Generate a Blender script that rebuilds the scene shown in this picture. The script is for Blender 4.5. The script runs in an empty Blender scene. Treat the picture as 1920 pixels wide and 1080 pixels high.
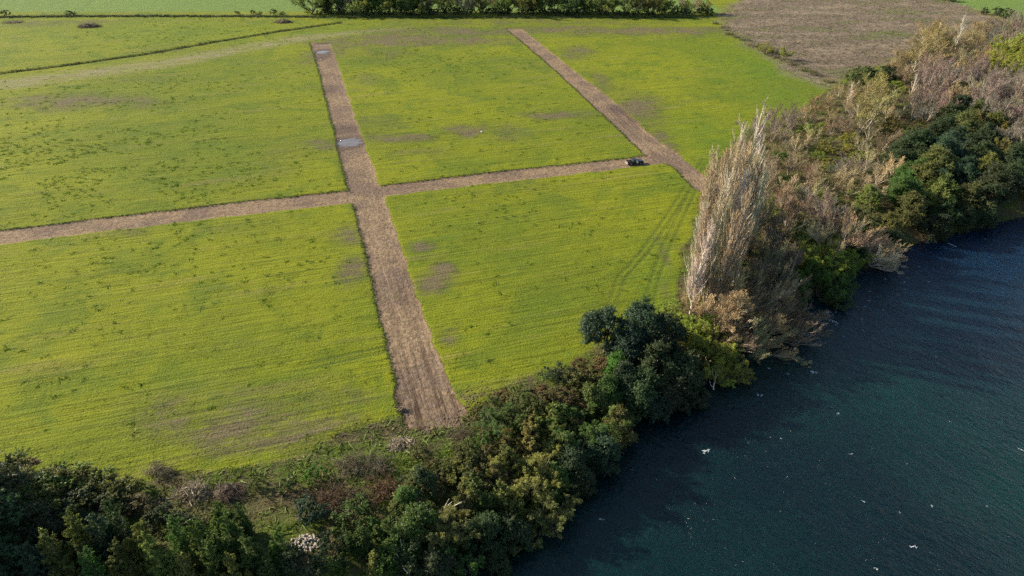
import bpy, bmesh, math, random
import numpy as np
from mathutils import Vector, Matrix

R = math.radians
rs = np.random.RandomState(7)
random.seed(7)
scene = bpy.context.scene
COL = bpy.data.collections.new('place'); scene.collection.children.link(COL)

# ------------------------------------------------------------------ camera, light, exposure
PITCH, CAM_H, FPX = 31.5, 75.0, 1280.0
cam_d = bpy.data.cameras.new('camera'); cam = bpy.data.objects.new('camera', cam_d); COL.objects.link(cam)
cam.location = (0, 0, CAM_H); cam.rotation_euler = (R(90 - PITCH), 0, 0)
cam_d.sensor_width = 36; cam_d.lens = 24.0; cam_d.clip_start = 1; cam_d.clip_end = 8000
scene.camera = cam

SUN_EL, SUN_AZ = 24.0, -69.0            # azimuth clockwise from +Y: the sun stands left and a little beyond
sd = Vector((math.sin(R(SUN_AZ)) * math.cos(R(SUN_EL)), math.cos(R(SUN_AZ)) * math.cos(R(SUN_EL)), math.sin(R(SUN_EL))))
w = bpy.data.worlds.new('World'); scene.world = w; w.use_nodes = True
wn = w.node_tree.nodes; wl = w.node_tree.links
sky = wn.new('ShaderNodeTexSky'); sky.sky_type = 'NISHITA'; sky.sun_disc = False
sky.sun_elevation = R(SUN_EL); sky.sun_rotation = R(SUN_AZ % 360); sky.altitude = 100; sky.air_density = 1.0; sky.dust_density = 1.0
bg = wn['Background']; bg.inputs['Strength'].default_value = 0.085
wl.new(sky.outputs[0], bg.inputs['Color'])
sl = bpy.data.lights.new('sun', 'SUN'); sl.energy = 5.0; sl.angle = R(0.53); sl.color = (1.0, 0.87, 0.68)
so = bpy.data.objects.new('sun', sl); COL.objects.link(so); so.rotation_euler = sd.to_track_quat('Z', 'Y').to_euler(); so.location = (0, 0, 200)
scene.view_settings.view_transform = 'Standard'; scene.view_settings.look = 'None'
scene.view_settings.exposure = 1.3; scene.view_settings.gamma = 1.0; scene.view_settings.use_curve_mapping = False
scene.cycles.max_bounces = 6; scene.cycles.diffuse_bounces = 3; scene.cycles.transmission_bounces = 3
scene.cycles.use_denoising = False

# ------------------------------------------------------------------ measuring: photograph pixel -> point on a level
CT, ST = math.cos(R(PITCH)), math.sin(R(PITCH))
def at(px, py, z=0.0):
    u = (px - 960) / FPX; v = (py - 540) / FPX
    dz = -ST - v * CT
    s = (z - CAM_H) / dz
    return np.array([u * s, (CT - v * ST) * s])
def pix(x, y, z):
    yy = y * CT - (z - CAM_H) * ST; up = y * ST + (z - CAM_H) * CT
    return 960 + FPX * x / yy, 540 - FPX * up / yy
def poly(pts, z=0.0): return np.array([at(p[0], p[1], z) for p in pts])

# ------------------------------------------------------------------ numpy noise
_T = rs.rand(256, 256).astype(np.float32)
def vnoise(x, y, s=1.0, o=0):
    x = np.asarray(x) * s + 17.3 * o; y = np.asarray(y) * s + 9.7 * o
    xi = np.floor(x).astype(int); yi = np.floor(y).astype(int)
    fx = x - xi; fy = y - yi; fx = fx * fx * (3 - 2 * fx); fy = fy * fy * (3 - 2 * fy)
    a = _T[xi & 255, yi & 255]; b = _T[(xi + 1) & 255, yi & 255]; c = _T[xi & 255, (yi + 1) & 255]; d = _T[(xi + 1) & 255, (yi + 1) & 255]
    return (a * (1 - fx) + b * fx) * (1 - fy) + (c * (1 - fx) + d * fx) * fy
def fbm(x, y, s, n=3, o=0):
    r = 0; a = 1; t = 0
    for i in range(n):
        r = r + a * vnoise(x, y, s * 2 ** i, o + i * 3); t += a; a *= 0.5
    return r / t
def sstep(a, b, x):
    t = np.clip((x - a) / (b - a), 0, 1); return t * t * (3 - 2 * t)

def seg_dist(px, py, P, closed=False):
    best = np.full(px.shape, 1e9)
    n = len(P)
    for i in range(n if closed else n - 1):
        a = P[i]; b = P[(i + 1) % n]; ab = b - a; L = ab @ ab + 1e-9
        t = np.clip(((px - a[0]) * ab[0] + (py - a[1]) * ab[1]) / L, 0, 1)
        best = np.minimum(best, (px - a[0] - t * ab[0]) ** 2 + (py - a[1] - t * ab[1]) ** 2)
    return np.sqrt(best)
def inside(px, py, P):
    r = np.zeros(px.shape, bool); n = len(P)
    for i in range(n):
        a = P[i]; b = P[(i + 1) % n]
        if a[1] == b[1]: continue
        c = (a[1] > py) != (b[1] > py)
        r ^= c & (px < (b[0] - a[0]) * (py - a[1]) / (b[1] - a[1]) + a[0])
    return r
def sdist(px, py, P):                      # negative inside
    d = seg_dist(px, py, P, True)
    return np.where(inside(px, py, P), -d, d)

# ------------------------------------------------------------------ the plan of the place
WATER_Z = -4.0
shore_px = [(-900, 2300), (200, 1560), (640, 1230), (870, 1075), (985, 975), (1100, 905), (1175, 815), (1300, 735), (1390, 665),
            (1470, 600), (1570, 555), (1670, 490), (1770, 455), (1890, 425), (2080, 385), (2400, 320)]
shore = poly(shore_px, WATER_Z)
dl = shore[-1] - shore[-2]; dl /= np.linalg.norm(dl)
far_end = shore[-1] + dl * 1600
river = np.vstack([shore, [far_end, far_end + np.array([420, -420]), shore[-1] + np.array([330, -330]), [560, 20], [330, -260], [-700, -700]]])
TR_main = poly([(581, 80), (597, 130), (622, 230), (652, 357), (668, 400), (690, 500), (712, 600), (738, 700), (748, 770), (756, 802), (800, 806),
                (862, 798), (880, 768), (852, 745), (810, 640), (775, 530), (742, 430), (722, 372), (680, 260), (640, 140), (618, 80)])
TR_cross = poly([(-500, 490), (0, 431), (200, 407), (400, 384), (650, 357), (715, 348), (900, 325), (1170, 296), (1216, 290), (1262, 304), (1180, 313), (1100, 323),
                 (900, 346), (725, 367), (655, 381), (400, 409), (200, 431), (0, 458), (-500, 522)])
TR_right = poly([(948, 53), (1040, 131), (1120, 206), (1210, 290), (1262, 312), (1300, 352), (1340, 372), (1360, 350), (1325, 333), (1272, 288), (1232, 262), (1152, 190), (1062, 120), (978, 53)])
wood_edge = [(-900, 985), (-300, 905), (0, 880), (130, 885), (250, 905), (330, 893), (450, 878), (560, 850), (640, 815), (740, 793), (790, 806), (860, 795), (890, 762), (960, 718), (1060, 682), (1100, 655),
             (1200, 600), (1255, 585), (1275, 490), (1298, 410), (1328, 350), (1350, 300), (1378, 262), (1480, 212), (1560, 168), (1600, 150), (1680, 118), (1760, 80), (1850, 55), (2000, 20), (2300, -20)]
WOOD = np.vstack([poly(wood_edge), shore[::-1]])
SCRUB = poly([(1345, 38), (1400, 78), (1440, 112), (1500, 145), (1560, 162), (1640, 135), (1760, 75), (1900, 60), (1960, 62), (1870, 30), (1790, 8), (1725, -12), (1400, -12), (1372, 10)])
DITCH = poly([(-400, 205), (0, 137), (130, 121), (280, 100), (400, 79), (520, 59), (640, 42)])
RUT1 = poly([(1322, 300), (1290, 350), (1262, 395), (1210, 470), (1165, 520), (1148, 570)])
RUT2 = poly([(1330, 318), (1300, 355), (1278, 400), (1250, 460), (1228, 520), (1216, 570)])
RUT3 = poly([(1345, 290), (1405, 255), (1450, 225)])
RUT4 = poly([(560, 690), (640, 672), (720, 655)])
RUT5 = poly([(1150, 150), (1180, 200), (1235, 252)])
RUT6 = poly([(1165, 150), (1215, 190), (1262, 240)])

def height(x, y, d=None, masks=None):
    if d is None: d = sdist(x, y, river)
    if masks is None: masks = plan_masks(x, y, d)
    z = 0.35 * (fbm(x, y, 0.012, 3, 2) - 0.5)
    z = z - 0.24 * sstep(0.45, 0.62, masks['dirt']) - 0.95 * masks['ditch']
    z = z + masks['bank'] * (0.9 * (fbm(x, y, 0.12, 3, 5) - 0.55)) + masks['scrub'] * 0.5 * (fbm(x, y, 0.25, 2, 6) - .5)
    z = z - 0.12 * masks['rut']
    z = z + 0.10 * (vnoise(x, y, 0.55, 8) - .5)
    fall = sstep(-1, 13, d)
    z = z * fall - 4.9 * (1 - fall) - np.clip(-d * 0.35, 0, 5)
    return z

PATCH = [(150, 190, 170, 18, 1.05), (120, 200, 60, 8, .6), (520, 290, 90, 45, .35), (592, 275, 42, 12, .8), (868, 240, 50, 13, 1.2), (1040, 215, 64, 9, 1.2), (750, 258, 78, 8, 1.15), (680, 150, 38, 10, .6),
         (1085, 98, 36, 14, .8), (1200, 208, 52, 38, 1.25), (1120, 150, 30, 40, .6), (1250, 265, 30, 25, .9), (660, 506, 36, 30, .9), (650, 442, 34, 20, .7), (790, 463, 30, 10, .95), (812, 532, 36, 22, 1.0), (842, 632, 20, 18, .8),
         (230, 443, 55, 14, .55), (430, 785, 170, 62, .8), (560, 825, 230, 50, 1.0), (640, 740, 90, 30, .45), (430, 425, 90, 20, .3), (330, 95, 60, 12, .4), (60, 45, 90, 8, .6), (180, 42, 70, 8, .7),
         (780, 76, 210, 12, 1.15), (1180, 57, 280, 10, 1.1), (620, 95, 50, 26, .7), (720, 100, 60, 16, .6), (870, 58, 260, 10, .8), (760, 62, 110, 10, .6), (1000, 40, 330, 9, .55), (1480, 160, 60, 14, .3), (700, 232, 70, 18, .5), (790, 285, 70, 14, .45),
         (950, 250, 70, 22, .45), (1260, 480, 14, 90, .6), (1270, 560, 22, 40, .9), (700, 820, 50, 14, .7), (900, 720, 70, 10, .6), (80, 640, 90, 30, .2), (1130, 440, 60, 30, .15), (1030, 130, 90, 30, .25),
         (230, 150, 200, 12, .35), (1010, 355, 110, 20, .35), (880, 365, 60, 10, .35), (240, 640, 80, 18, .3), (420, 660, 120, 22, .25)]
PALE = poly([(-300, 200), (0, 150), (300, 112), (560, 66), (760, 52), (560, 78), (320, 125), (0, 168), (-300, 215)])
LUSH = [(700, 60, 300, 12, .6), (1240, 520, 60, 110, .7), (1330, 260, 90, 70, .6), (1480, 180, 90, 40, .7), (330, 60, 300, 24, .45), (600, 960, 130, 60, .7), (1420, 120, 120, 50, .7), (640, 850, 60, 20, .3)]
def blobs(x, y, L):
    r = np.zeros(x.shape)
    for (px, py, rx, ry, a) in L:
        c = at(px, py); ex = abs(at(px + rx, py)[0] - c[0]); ey = abs(at(px, py - ry)[1] - at(px, py + ry)[1]) / 2
        q = ((x - c[0]) / ex) ** 2 + ((y - c[1]) / ey) ** 2
        r = np.maximum(r, a * np.exp(-np.clip(q, 0, 30) * 1.1))
    return r
def plan_masks(x, y, d):
    m = {}
    wob = 1.5 * (fbm(x, y, 0.22, 4, 1) - 0.5)
    for k, P in (('main', TR_main), ('cross', TR_cross), ('right', TR_right)):
        s = sdist(x, y, P); m[k] = s
    s = np.minimum(np.minimum(m['main'], m['cross']), m['right']) + wob
    m['dirt'] = np.clip(0.5 - s / 3.0, 0, 1)
    m['ditch'] = np.clip(1 - seg_dist(x, y, DITCH) / 2.6, 0, 1) ** 1.2
    ws = sdist(x, y, WOOD); m['woodsd'] = ws
    m['bank'] = np.clip(0.5 - (ws + 4 * (fbm(x, y, 0.1, 2, 3) - .5)) / 5.0, 0, 1) * (m['dirt'] < .5)
    m['bank'] = np.maximum(m['bank'], (d < 0) * 1.0)
    ss = sdist(x, y, SCRUB); m['scrubsd'] = ss
    m['scrub'] = np.clip(0.5 - (ss + 16 * (fbm(x, y, 0.06, 4, 4) - .5)) / 12.0, 0, 1) * (1 - m['bank'])
    rut = np.zeros(x.shape)
    for P in (RUT1, RUT2, RUT3, RUT4):
        q = seg_dist(x, y, P); rut = np.maximum(rut, np.clip(1.2 - np.abs(q - 0.8) / 0.5, 0, 1) * 0.95)
    m['rut'] = rut * (0.1 + 1.1 * vnoise(x, y, 0.12, 9)) * (m['dirt'] < .6)
    return m

# ------------------------------------------------------------------ helpers: objects
def mesh_np(name, V, F, mat, smooth=False):
    V = np.asarray(V, np.float32).reshape(-1, 3); F = np.asarray(F, np.int32); k = F.shape[1]
    me = bpy.data.meshes.new(name)
    me.vertices.add(len(V)); me.vertices.foreach_set('co', V.ravel())
    me.loops.add(F.size); me.loops.foreach_set('vertex_index', F.ravel())
    me.polygons.add(len(F)); me.polygons.foreach_set('loop_start', np.arange(len(F), dtype=np.int32) * k)
    me.polygons.foreach_set('loop_total', np.full(len(F), k, np.int32))
    if smooth: me.polygons.foreach_set('use_smooth', np.ones(len(F), bool))
    if mat: me.materials.append(mat)
    me.update(calc_edges=True)
    return me
def obj(name, me, parent=None, loc=None):
    o = bpy.data.objects.new(name, me); COL.objects.link(o)
    if parent: o.parent = parent
    if loc is not None: o.location = loc
    return o
def thing(name, label, cat, loc=(0, 0, 0), rz=0, group=None):
    o = bpy.data.objects.new(name, None); COL.objects.link(o); o.location = loc; o.rotation_euler = (0, 0, rz)
    o.empty_display_size = .5
    o['label'] = label; o['category'] = cat
    if group: o['group'] = group
    return o
def bm_mesh(name, bm, mat, smooth=False):
    me = bpy.data.meshes.new(name); bm.to_mesh(me); bm.free()
    if mat: me.materials.append(mat)
    if smooth:
        for p in me.polygons: p.use_smooth = True
    return me

# ------------------------------------------------------------------ helpers: materials
class NT:
    def __init__(s, name):
        s.m = bpy.data.materials.new(name); s.m.use_nodes = True; s.n = s.m.node_tree.nodes; s.l = s.m.node_tree.links
        s.b = s.n['Principled BSDF']; s.out = s.n['Material Output']
    def new(s, t, **k):
        q = s.n.new(t)
        for a, b in k.items(): setattr(q, a, b)
        return q
    def put(s, sock, v):
        if isinstance(v, bpy.types.NodeSocket): s.l.new(v, sock)
        elif v is not None:
            if sock.type == 'RGBA' and len(v) == 3: v = (*v, 1)
            sock.default_value = v
    def math(s, op, a, b=None, c=None, clamp=False):
        q = s.new('ShaderNodeMath', operation=op, use_clamp=clamp); s.put(q.inputs[0], a)
        if b is not None: s.put(q.inputs[1], b)
        if c is not None: s.put(q.inputs[2], c)
        return q.outputs[0]
    def mix(s, f, a, b, mode='MIX'):
        q = s.new('ShaderNodeMix', data_type='RGBA', blend_type=mode); s.put(q.inputs[0], f); s.put(q.inputs[6], a); s.put(q.inputs[7], b)
        return q.outputs[2]
    def noise(s, vec, scale, detail=3, rough=.55, dist=0):
        q = s.new('ShaderNodeTexNoise'); s.put(q.inputs['Vector'], vec); q.inputs['Scale'].default_value = scale
        q.inputs['Detail'].default_value = detail; q.inputs['Roughness'].default_value = rough; q.inputs['Distortion'].default_value = dist
        return q.outputs[0]
    def ramp(s, v, a, b, smooth=True):
        q = s.new('ShaderNodeMapRange'); q.interpolation_type = 'SMOOTHSTEP' if smooth else 'LINEAR'
        s.put(q.inputs[0], v); s.put(q.inputs[1], a); s.put(q.inputs[2], b)
        return q.outputs[0]
    def attr(s, n): return s.new('ShaderNodeAttribute', attribute_name=n).outputs['Fac']
    def pos(s): return s.new('ShaderNodeNewGeometry').outputs['Position']
    def map(s, v, scale=(1, 1, 1), rz=0):
        a = s.new('ShaderNodeMapping'); s.put(a.inputs['Vector'], v); a.inputs['Rotation'].default_value = (0, 0, rz)
        b = s.new('ShaderNodeMapping'); s.put(b.inputs['Vector'], a.outputs[0]); b.inputs['Scale'].default_value = scale
        return b.outputs[0]
    def bump(s, h, dist, strength=1, normal=None):
        q = s.new('ShaderNodeBump'); s.put(q.inputs['Height'], h); q.inputs['Distance'].default_value = dist; q.inputs['Strength'].default_value = strength
        if normal: s.put(q.inputs['Normal'], normal)
        return q.outputs[0]

def ground_material(name, rot, soft=.55):
    t = NT(name); P = t.pos()
    g = t.map(P, (1, 1, 1), R(-17.5))                       # x' runs along the mowing lines
    st = t.map(P, (.16, 1, 1), R(-17.5))
    big = t.noise(P, .012, 3); mid = t.noise(st, .16, 4, .6); mid2 = t.noise(P, .07, 4, .6, .6)
    fine = t.noise(st, 1.0, 4, .7); spk = t.noise(P, 2.6, 3, .75); tiny = t.noise(P, 7, 2, .8)
    yel = (0.166, 0.188, 0.009); grn = (0.076, 0.120, 0.012); deep = (0.045, 0.082, 0.014); straw = (0.185, 0.150, 0.062)
    c = t.mix(t.ramp(big, .40, .62), yel, t.mix(.55, yel, grn))
    c = t.mix(t.math('MULTIPLY', t.ramp(mid2, .46, .66), .7), c, grn)
    c = t.mix(t.math('MULTIPLY', t.ramp(mid, .55, .74), .5), c, straw)
    c = t.mix(t.math('MULTIPLY', t.ramp(fine, .55, .72), .55), c, deep)
    c = t.mix(t.math('MULTIPLY', t.ramp(spk, .54, .70), .55), c, deep)
    lng = t.noise(t.map(P, (.06, 1, 1), R(-16)), .55, 4, .65)
    c = t.mix(t.math('MULTIPLY', t.ramp(lng, .54, .68), .45), c, (.076, .096, .015)); c = t.mix(t.math('MULTIPLY', t.ramp(lng, .44, .32), .4), c, (.205, .205, .016))
    rows = t.noise(t.map(P, (.025, 1, 1), R(-18.5)), 1.5, 2, .5)
    c = t.mix(t.math('MULTIPLY', t.math('MULTIPLY', t.ramp(rows, .52, .64), t.ramp(mid2, .60, .40)), .42), c, (.070, .085, .016))
    c = t.mix(t.math('MULTIPLY', t.ramp(spk, .46, .30), .35), c, (0.20, 0.20, 0.03))
    c = t.mix(t.math('MULTIPLY', t.ramp(tiny, .6, .75), .45), c, straw)
    lush = t.attr('lush')
    c = t.mix(t.math('MULTIPLY', lush, .75), c, t.mix(t.ramp(spk, .45, .6), (.085, .155, .014), grn))
    # worn and bare patches
    soil = t.mix(t.ramp(spk, .4, .62), (.150, .118, .078), (.082, .064, .042))
    dull = t.mix(t.ramp(fine, .4, .62), (.112, .112, .042), (.058, .068, .026))
    pa = t.attr('patch')
    pk = t.math('ADD', pa, t.math('MULTIPLY', t.math('SUBTRACT', t.noise(st, .55, 6, .8), .5), 2.4))
    c = t.mix(t.math('MULTIPLY', t.math('MULTIPLY', t.ramp(pa, .05, .6), t.ramp(t.noise(P, .45, 6, .85), .34, .58)), .8), c, dull)
    c = t.mix(t.math('MULTIPLY', t.math('MULTIPLY', t.ramp(pk, .45, .95), t.ramp(pa, .02, .2)), .8), c, soil)
    pl = t.attr('pale'); c = t.mix(t.math('MULTIPLY', pl, t.ramp(t.noise(st, .5, 4, .7), .35, .6)), c, (.20, .18, .10))
    # scrub field
    sc = t.attr('scrub'); s1 = t.noise(t.map(P, (.45, 1, 1)), .05, 4, .65); s2 = t.noise(P, .7, 4, .7)
    scc = t.mix(t.ramp(s2, .38, .62), (.180, .145, .105), (.100, .078, .060))
    scc = t.mix(t.ramp(s1, .47, .62), scc, (.205, .165, .120)); scc = t.mix(t.math('MULTIPLY', t.ramp(s1, .47, .38), .85), scc, (.110, .128, .045))
    c = t.mix(sc, c, scc)
    # wood floor and bank
    bk = t.math('ADD', t.attr('bank'), t.math('MULTIPLY', t.math('SUBTRACT', spk, .5), .8))
    bcol = t.mix(t.ramp(t.noise(P, .22, 4, .65), .42, .58), (.078, .108, .016), (.095, .078, .040))
    bcol = t.mix(t.ramp(spk, .42, .64), bcol, (.050, .058, .022))
    c = t.mix(t.ramp(bk, .35, .65), c, bcol)
    fr = t.attr('fargreen'); c = t.mix(fr, c, t.mix(t.ramp(fine, .4, .6), (.135, .200, .045), (.095, .155, .040)))  # far fields: paleness of haze put into the green
    # ruts in the grass
    c = t.mix(t.math('MULTIPLY', t.attr('rut'), .7), c, (.048, .075, .018))
    # stripped soil of the tracks
    tr = t.map(P, (1, .45, 1), rot)
    r1 = t.noise(tr, 1.5, 4, .7); r2 = t.noise(P, 1.3, 5, .75); r3 = t.noise(P, .065, 4, .65, .5)
    d = t.mix(t.ramp(r2, .36, .64), (.262, .192, .122), (.128, .090, .058))
    d = t.mix(t.math('MULTIPLY', t.ramp(r3, .42, .58), .75), d, t.mix(t.ramp(r2, .4, .6), (.150, .110, .088), (.095, .068, .052)))
    d = t.mix(t.math('MULTIPLY', t.ramp(r1, .56, .74), .7), d, (.075, .050, .033))
    d = t.mix(t.math('MULTIPLY', t.ramp(tiny, .56, .7), .5), d, (.34, .25, .16))
    d = t.mix(t.math('MULTIPLY', t.ramp(t.noise(P, .6, 3, .7), .60, .72), .45), d, (.085, .095, .030))
    rl = t.noise(t.map(P, (1, .035, 1), rot), 1.1, 3, .6); rz_ = t.attr('rutty')
    d = t.mix(t.math('MULTIPLY', t.ramp(rl, .50, .60), t.math('ADD', .05, t.math('MULTIPLY', rz_, .95))), d, (.062, .040, .027))
    d = t.mix(t.math('MULTIPLY', t.ramp(rl, .44, .30), .25), d, (.36, .26, .17))
    wet = t.attr('wet'); mud = t.ramp(wet, .12, .42); d = t.mix(t.math('MULTIPLY', mud, .7), d, (.075, .055, .050))
    dm = t.math('ADD', t.attr('dirt'), t.math('MULTIPLY', t.math('SUBTRACT', t.noise(P, .9, 5, .8), .5), soft))
    dk = t.ramp(dm, .46, .56)
    d = t.mix(t.math('MULTIPLY', t.ramp(t.noise(P, .35, 5, .75), .56, .70), .55), d, (.105, .108, .035))
    c = t.mix(dk, c, d)
    # pooled silty water; part of its sky reflection is put into the pale colour
    wk = t.ramp(t.math('ADD', wet, t.math('MULTIPLY', t.math('SUBTRACT', t.noise(t.map(P, (.35, 1, 1), R(-17.5)), .7, 4, .7), .5), 1.7)), .62, .72)
    c = t.mix(wk, c, t.mix(t.ramp(spk, .35, .6), (.17, .155, .155), (.10, .09, .088)))
    t.put(t.b.inputs['Base Color'], c)
    t.put(t.b.inputs['Roughness'], t.math('SUBTRACT', .92, t.math('MULTIPLY', wk, .86)))
    t.b.inputs['Specular IOR Level'].default_value = .08
    hg = t.math('ADD', t.math('MULTIPLY', fine, .7), t.math('MULTIPLY', spk, .55)); hg = t.math('ADD', hg, t.math('MULTIPLY', tiny, .22)); hg = t.math('ADD', hg, t.math('MULTIPLY', mid, .8)); hg = t.math('ADD', hg, t.math('MULTIPLY', lng, .9)); hg = t.math('SUBTRACT', hg, t.math('MULTIPLY', rows, .5))
    hd = t.math('ADD', t.math('MULTIPLY', r1, .55), t.math('MULTIPLY', r2, .6)); hd = t.math('ADD', hd, t.math('MULTIPLY', tiny, .15)); hd = t.math('SUBTRACT', hd, t.math('MULTIPLY', t.math('MULTIPLY', rl, rz_), .9))
    h = t.new('ShaderNodeMix', data_type='FLOAT'); t.put(h.inputs[0], dk); t.put(h.inputs[2], hg); t.put(h.inputs[3], hd)
    hh = t.math('MULTIPLY', h.outputs[0], t.math('SUBTRACT', 1, wk))
    t.put(t.b.inputs['Normal'], t.bump(hh, .55, 1))
    return t.m
G_field = ground_material('field_ground', R(-17)); G_cross = ground_material('cross_track_ground', R(72.5))
G_right = ground_material('right_track_ground', R(-13), 1.0)

def leaf_material(name, trans=.3, v=.35, rough=.6):
    t = NT(name); oi = t.new('ShaderNodeObjectInfo'); ge = t.new('ShaderNodeNewGeometry')
    isl = ge.outputs['Random Per Island']
    tc = t.new('ShaderNodeTexCoord')
    n = t.noise(tc.outputs['Object'], .55, 3, .6)
    k = t.math('ADD', t.math('MULTIPLY', isl, v * 2), 1 - v)
    k = t.math('MULTIPLY', k, t.math('ADD', .62, t.math('MULTIPLY', n, .76)))
    k = t.math('MULTIPLY', k, t.math('ADD', .85, t.math('MULTIPLY', oi.outputs['Random'], .3)))
    cm = t.new('ShaderNodeVectorMath', operation='SCALE'); t.put(cm.inputs[0], oi.outputs['Color']); t.put(cm.inputs['Scale'], k)
    hs = t.new('ShaderNodeHueSaturation'); t.put(hs.inputs['Color'], cm.outputs[0]); t.put(hs.inputs['Hue'], t.math('ADD', .485, t.math('MULTIPLY', isl, .03)))
    c = hs.outputs[0]
    t.put(t.b.inputs['Base Color'], c); t.b.inputs['Roughness'].default_value = rough; t.b.inputs['Specular IOR Level'].default_value = .35
    if trans:
        tl = t.new('ShaderNodeBsdfTranslucent'); t.put(tl.inputs['Color'], t.mix(.5, c, t.mix(1, c, (1.4, 1.5, .6), 'MULTIPLY')))
        mx = t.new('ShaderNodeMixShader'); mx.inputs[0].default_value = trans
        t.l.new(t.b.outputs[0], mx.inputs[1]); t.l.new(tl.outputs[0], mx.inputs[2]); t.l.new(mx.outputs[0], t.out.inputs['Surface'])
    return t.m
M_leaf = leaf_material('leaf'); M_twig = leaf_material('twig', 0, .16, .8); M_blade = leaf_material('grass_blade', .25, .35, .7)
def bark_material(name, col):
    t = NT(name); tc = t.new('ShaderNodeTexCoord'); n = t.noise(tc.outputs['Object'], 3, 4, .7)
    oi = t.new('ShaderNodeObjectInfo'); c = t.mix(t.ramp(n, .35, .65), oi.outputs['Color'], t.mix(1, oi.outputs['Color'], (.5, .48, .46), 'MULTIPLY'))
    t.put(t.b.inputs['Base Color'], c); t.b.inputs['Roughness'].default_value = .9; t.put(t.b.inputs['Normal'], t.bump(n, .03)); return t.m
M_bark = bark_material('bark', None)
def plain(name, col, rough=.6, metal=0, spec=.5, var=.25, scale=6, bump=0):
    t = NT(name); tc = t.new('ShaderNodeTexCoord'); n = t.noise(tc.outputs['Object'], scale, 4, .6)
    t.put(t.b.inputs['Base Color'], t.mix(t.ramp(n, .3, .7), tuple(x * (1 - var) for x in col), tuple(min(1, x * (1 + var)) for x in col)))
    t.b.inputs['Roughness'].default_value = rough; t.b.inputs['Metallic'].default_value = metal; t.b.inputs['Specular IOR Level'].default_value = spec
    if bump: t.put(t.b.inputs['Normal'], t.bump(n, bump))
    return t.m

# ------------------------------------------------------------------ ground: one sheet, split where its kinds meet
def axis(parts):
    a = []
    for (lo, hi, st) in parts: a.append(np.arange(lo, hi, st))
    return np.concatenate(a)
gx = np.concatenate([-np.geomspace(3600, 345, 22), np.arange(-340, -76, 1.15), np.arange(-75, 95, .55), np.arange(95.5, 430, 1.0), np.geomspace(435, 4200, 22)])
ys = [52.0]
while ys[-1] < 520: ys.append(ys[-1] + max(.5, ys[-1] * .0034))
gy = np.concatenate([-np.geomspace(1500, 20, 12), np.linspace(0, 50, 26), ys, np.geomspace(524, 5500, 40)])
GX, GY = np.meshgrid(gx, gy); nx, ny = len(gx), len(gy)
X = GX.ravel(); Y = GY.ravel()
D = sdist(X, Y, river); MK = plan_masks(X, Y, D); Z = height(X, Y, D, MK)
MK['patch'] = np.clip(blobs(X + 9 * (fbm(X, Y, .05, 3, 31) - .5), Y + 14 * (fbm(X, Y, .06, 3, 33) - .5), PATCH) * (.15 + 1.1 * fbm(X, Y, .16, 4, 7)), 0, 1) * (1 - MK['bank'])
RND = blobs(X, Y, [(660, 506, 34, 30, 1.1), (650, 440, 34, 22, .8), (790, 463, 30, 11, 1.2), (812, 532, 36, 23, 1.3), (842, 632, 22, 18, .9), (560, 830, 200, 42, .7), (430, 790, 120, 45, .55)])
MK['patch'] = np.clip(np.maximum(MK['patch'] * 1.25, RND * (.55 + .6 * fbm(X, Y, .3, 3, 37))), 0, 1) * (1 - MK['bank'])
MK['lush'] = blobs(X, Y, LUSH)
MK['pale'] = np.clip(.5 - sdist(X, Y, PALE) / 8, 0, 1) * 1.0
MK['fargreen'] = np.clip(.5 + (Y - (at(960, 22)[1] + 0 * X)) / 10, 0, 1) * (MK['scrub'] < .5) * (X < at(1360, 25)[0]) + (X > at(1760, 0)[0]) * (sdist(X, Y, SCRUB) > 3) * (Y > at(1900, 48)[1]) * (MK['bank'] < .4)
MK['fargreen'] = np.clip(MK['fargreen'], 0, 1)
MK['wet'] = blobs(X, Y, [(654, 266, 30, 12, 1.15), (668, 258, 14, 6, .75), (640, 280, 9, 5, .6), (655, 262, 40, 20, .42), (648, 243, 40, 14, .45), (604, 97, 18, 6, .95), (612, 103, 14, 4, .65), (600, 110, 12, 4, .6), (606, 105, 26, 12, .42), (618, 165, 28, 14, .35), (1160, 205, 26, 12, .45), (606, 80, 22, 4, .5), (1065, 125, 16, 14, .3)]) * (MK['dirt'] > .35)
MK['rutty'] = blobs(X, Y, [(800, 760, 75, 55, 1.0), (790, 690, 70, 60, .6), (750, 560, 60, 90, .35), (1190, 230, 50, 40, .5), (1230, 290, 50, 30, .4)])
V = np.stack([X, Y, Z], 1)
I = np.arange(nx * ny).reshape(ny, nx)
F = np.stack([I[:-1, :-1], I[:-1, 1:], I[1:, 1:], I[1:, :-1]], -1).reshape(-1, 4)
fc = lambda a: a[F].mean(1)
fm, fx_, fr_ = fc(MK['main']), fc(MK['cross']), fc(MK['right']); fb, fs, fd = fc(MK['bank']), fc(MK['scrub']), fc(D)
cls = np.zeros(len(F), int)
cls[fs > .5] = 4; cls[fb > .5] = 5; cls[fd < 0] = 6
cls[fc(MK['fargreen']) > .5] = 7
cls[fr_ < 0.6] = 3; cls[fx_ < 0.6] = 2; cls[fm < 0.6] = 1
def ground_piece(k, name, mat, label=None):
    f = F[cls == k]
    if not len(f): return
    u, inv = np.unique(f.ravel(), return_inverse=True)
    me = mesh_np(name, V[u], inv.reshape(-1, 4), mat, True)
    for a in ('dirt', 'wet', 'patch', 'scrub', 'bank', 'lush', 'pale', 'rut', 'fargreen', 'rutty'):
        at_ = me.attributes.new(a, 'FLOAT', 'POINT'); at_.data.foreach_set('value', MK[a][u].astype(np.float32))
    o = obj(name, me); o['kind'] = 'structure'
    if label: o['label'] = label
    return o
ground_piece(0, 'field', G_field, 'yellow-green mown pasture crossed by dirt tracks')
ground_piece(1, 'dirt_track', G_field, 'widest dirt track running from the river bank up the field')
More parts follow.
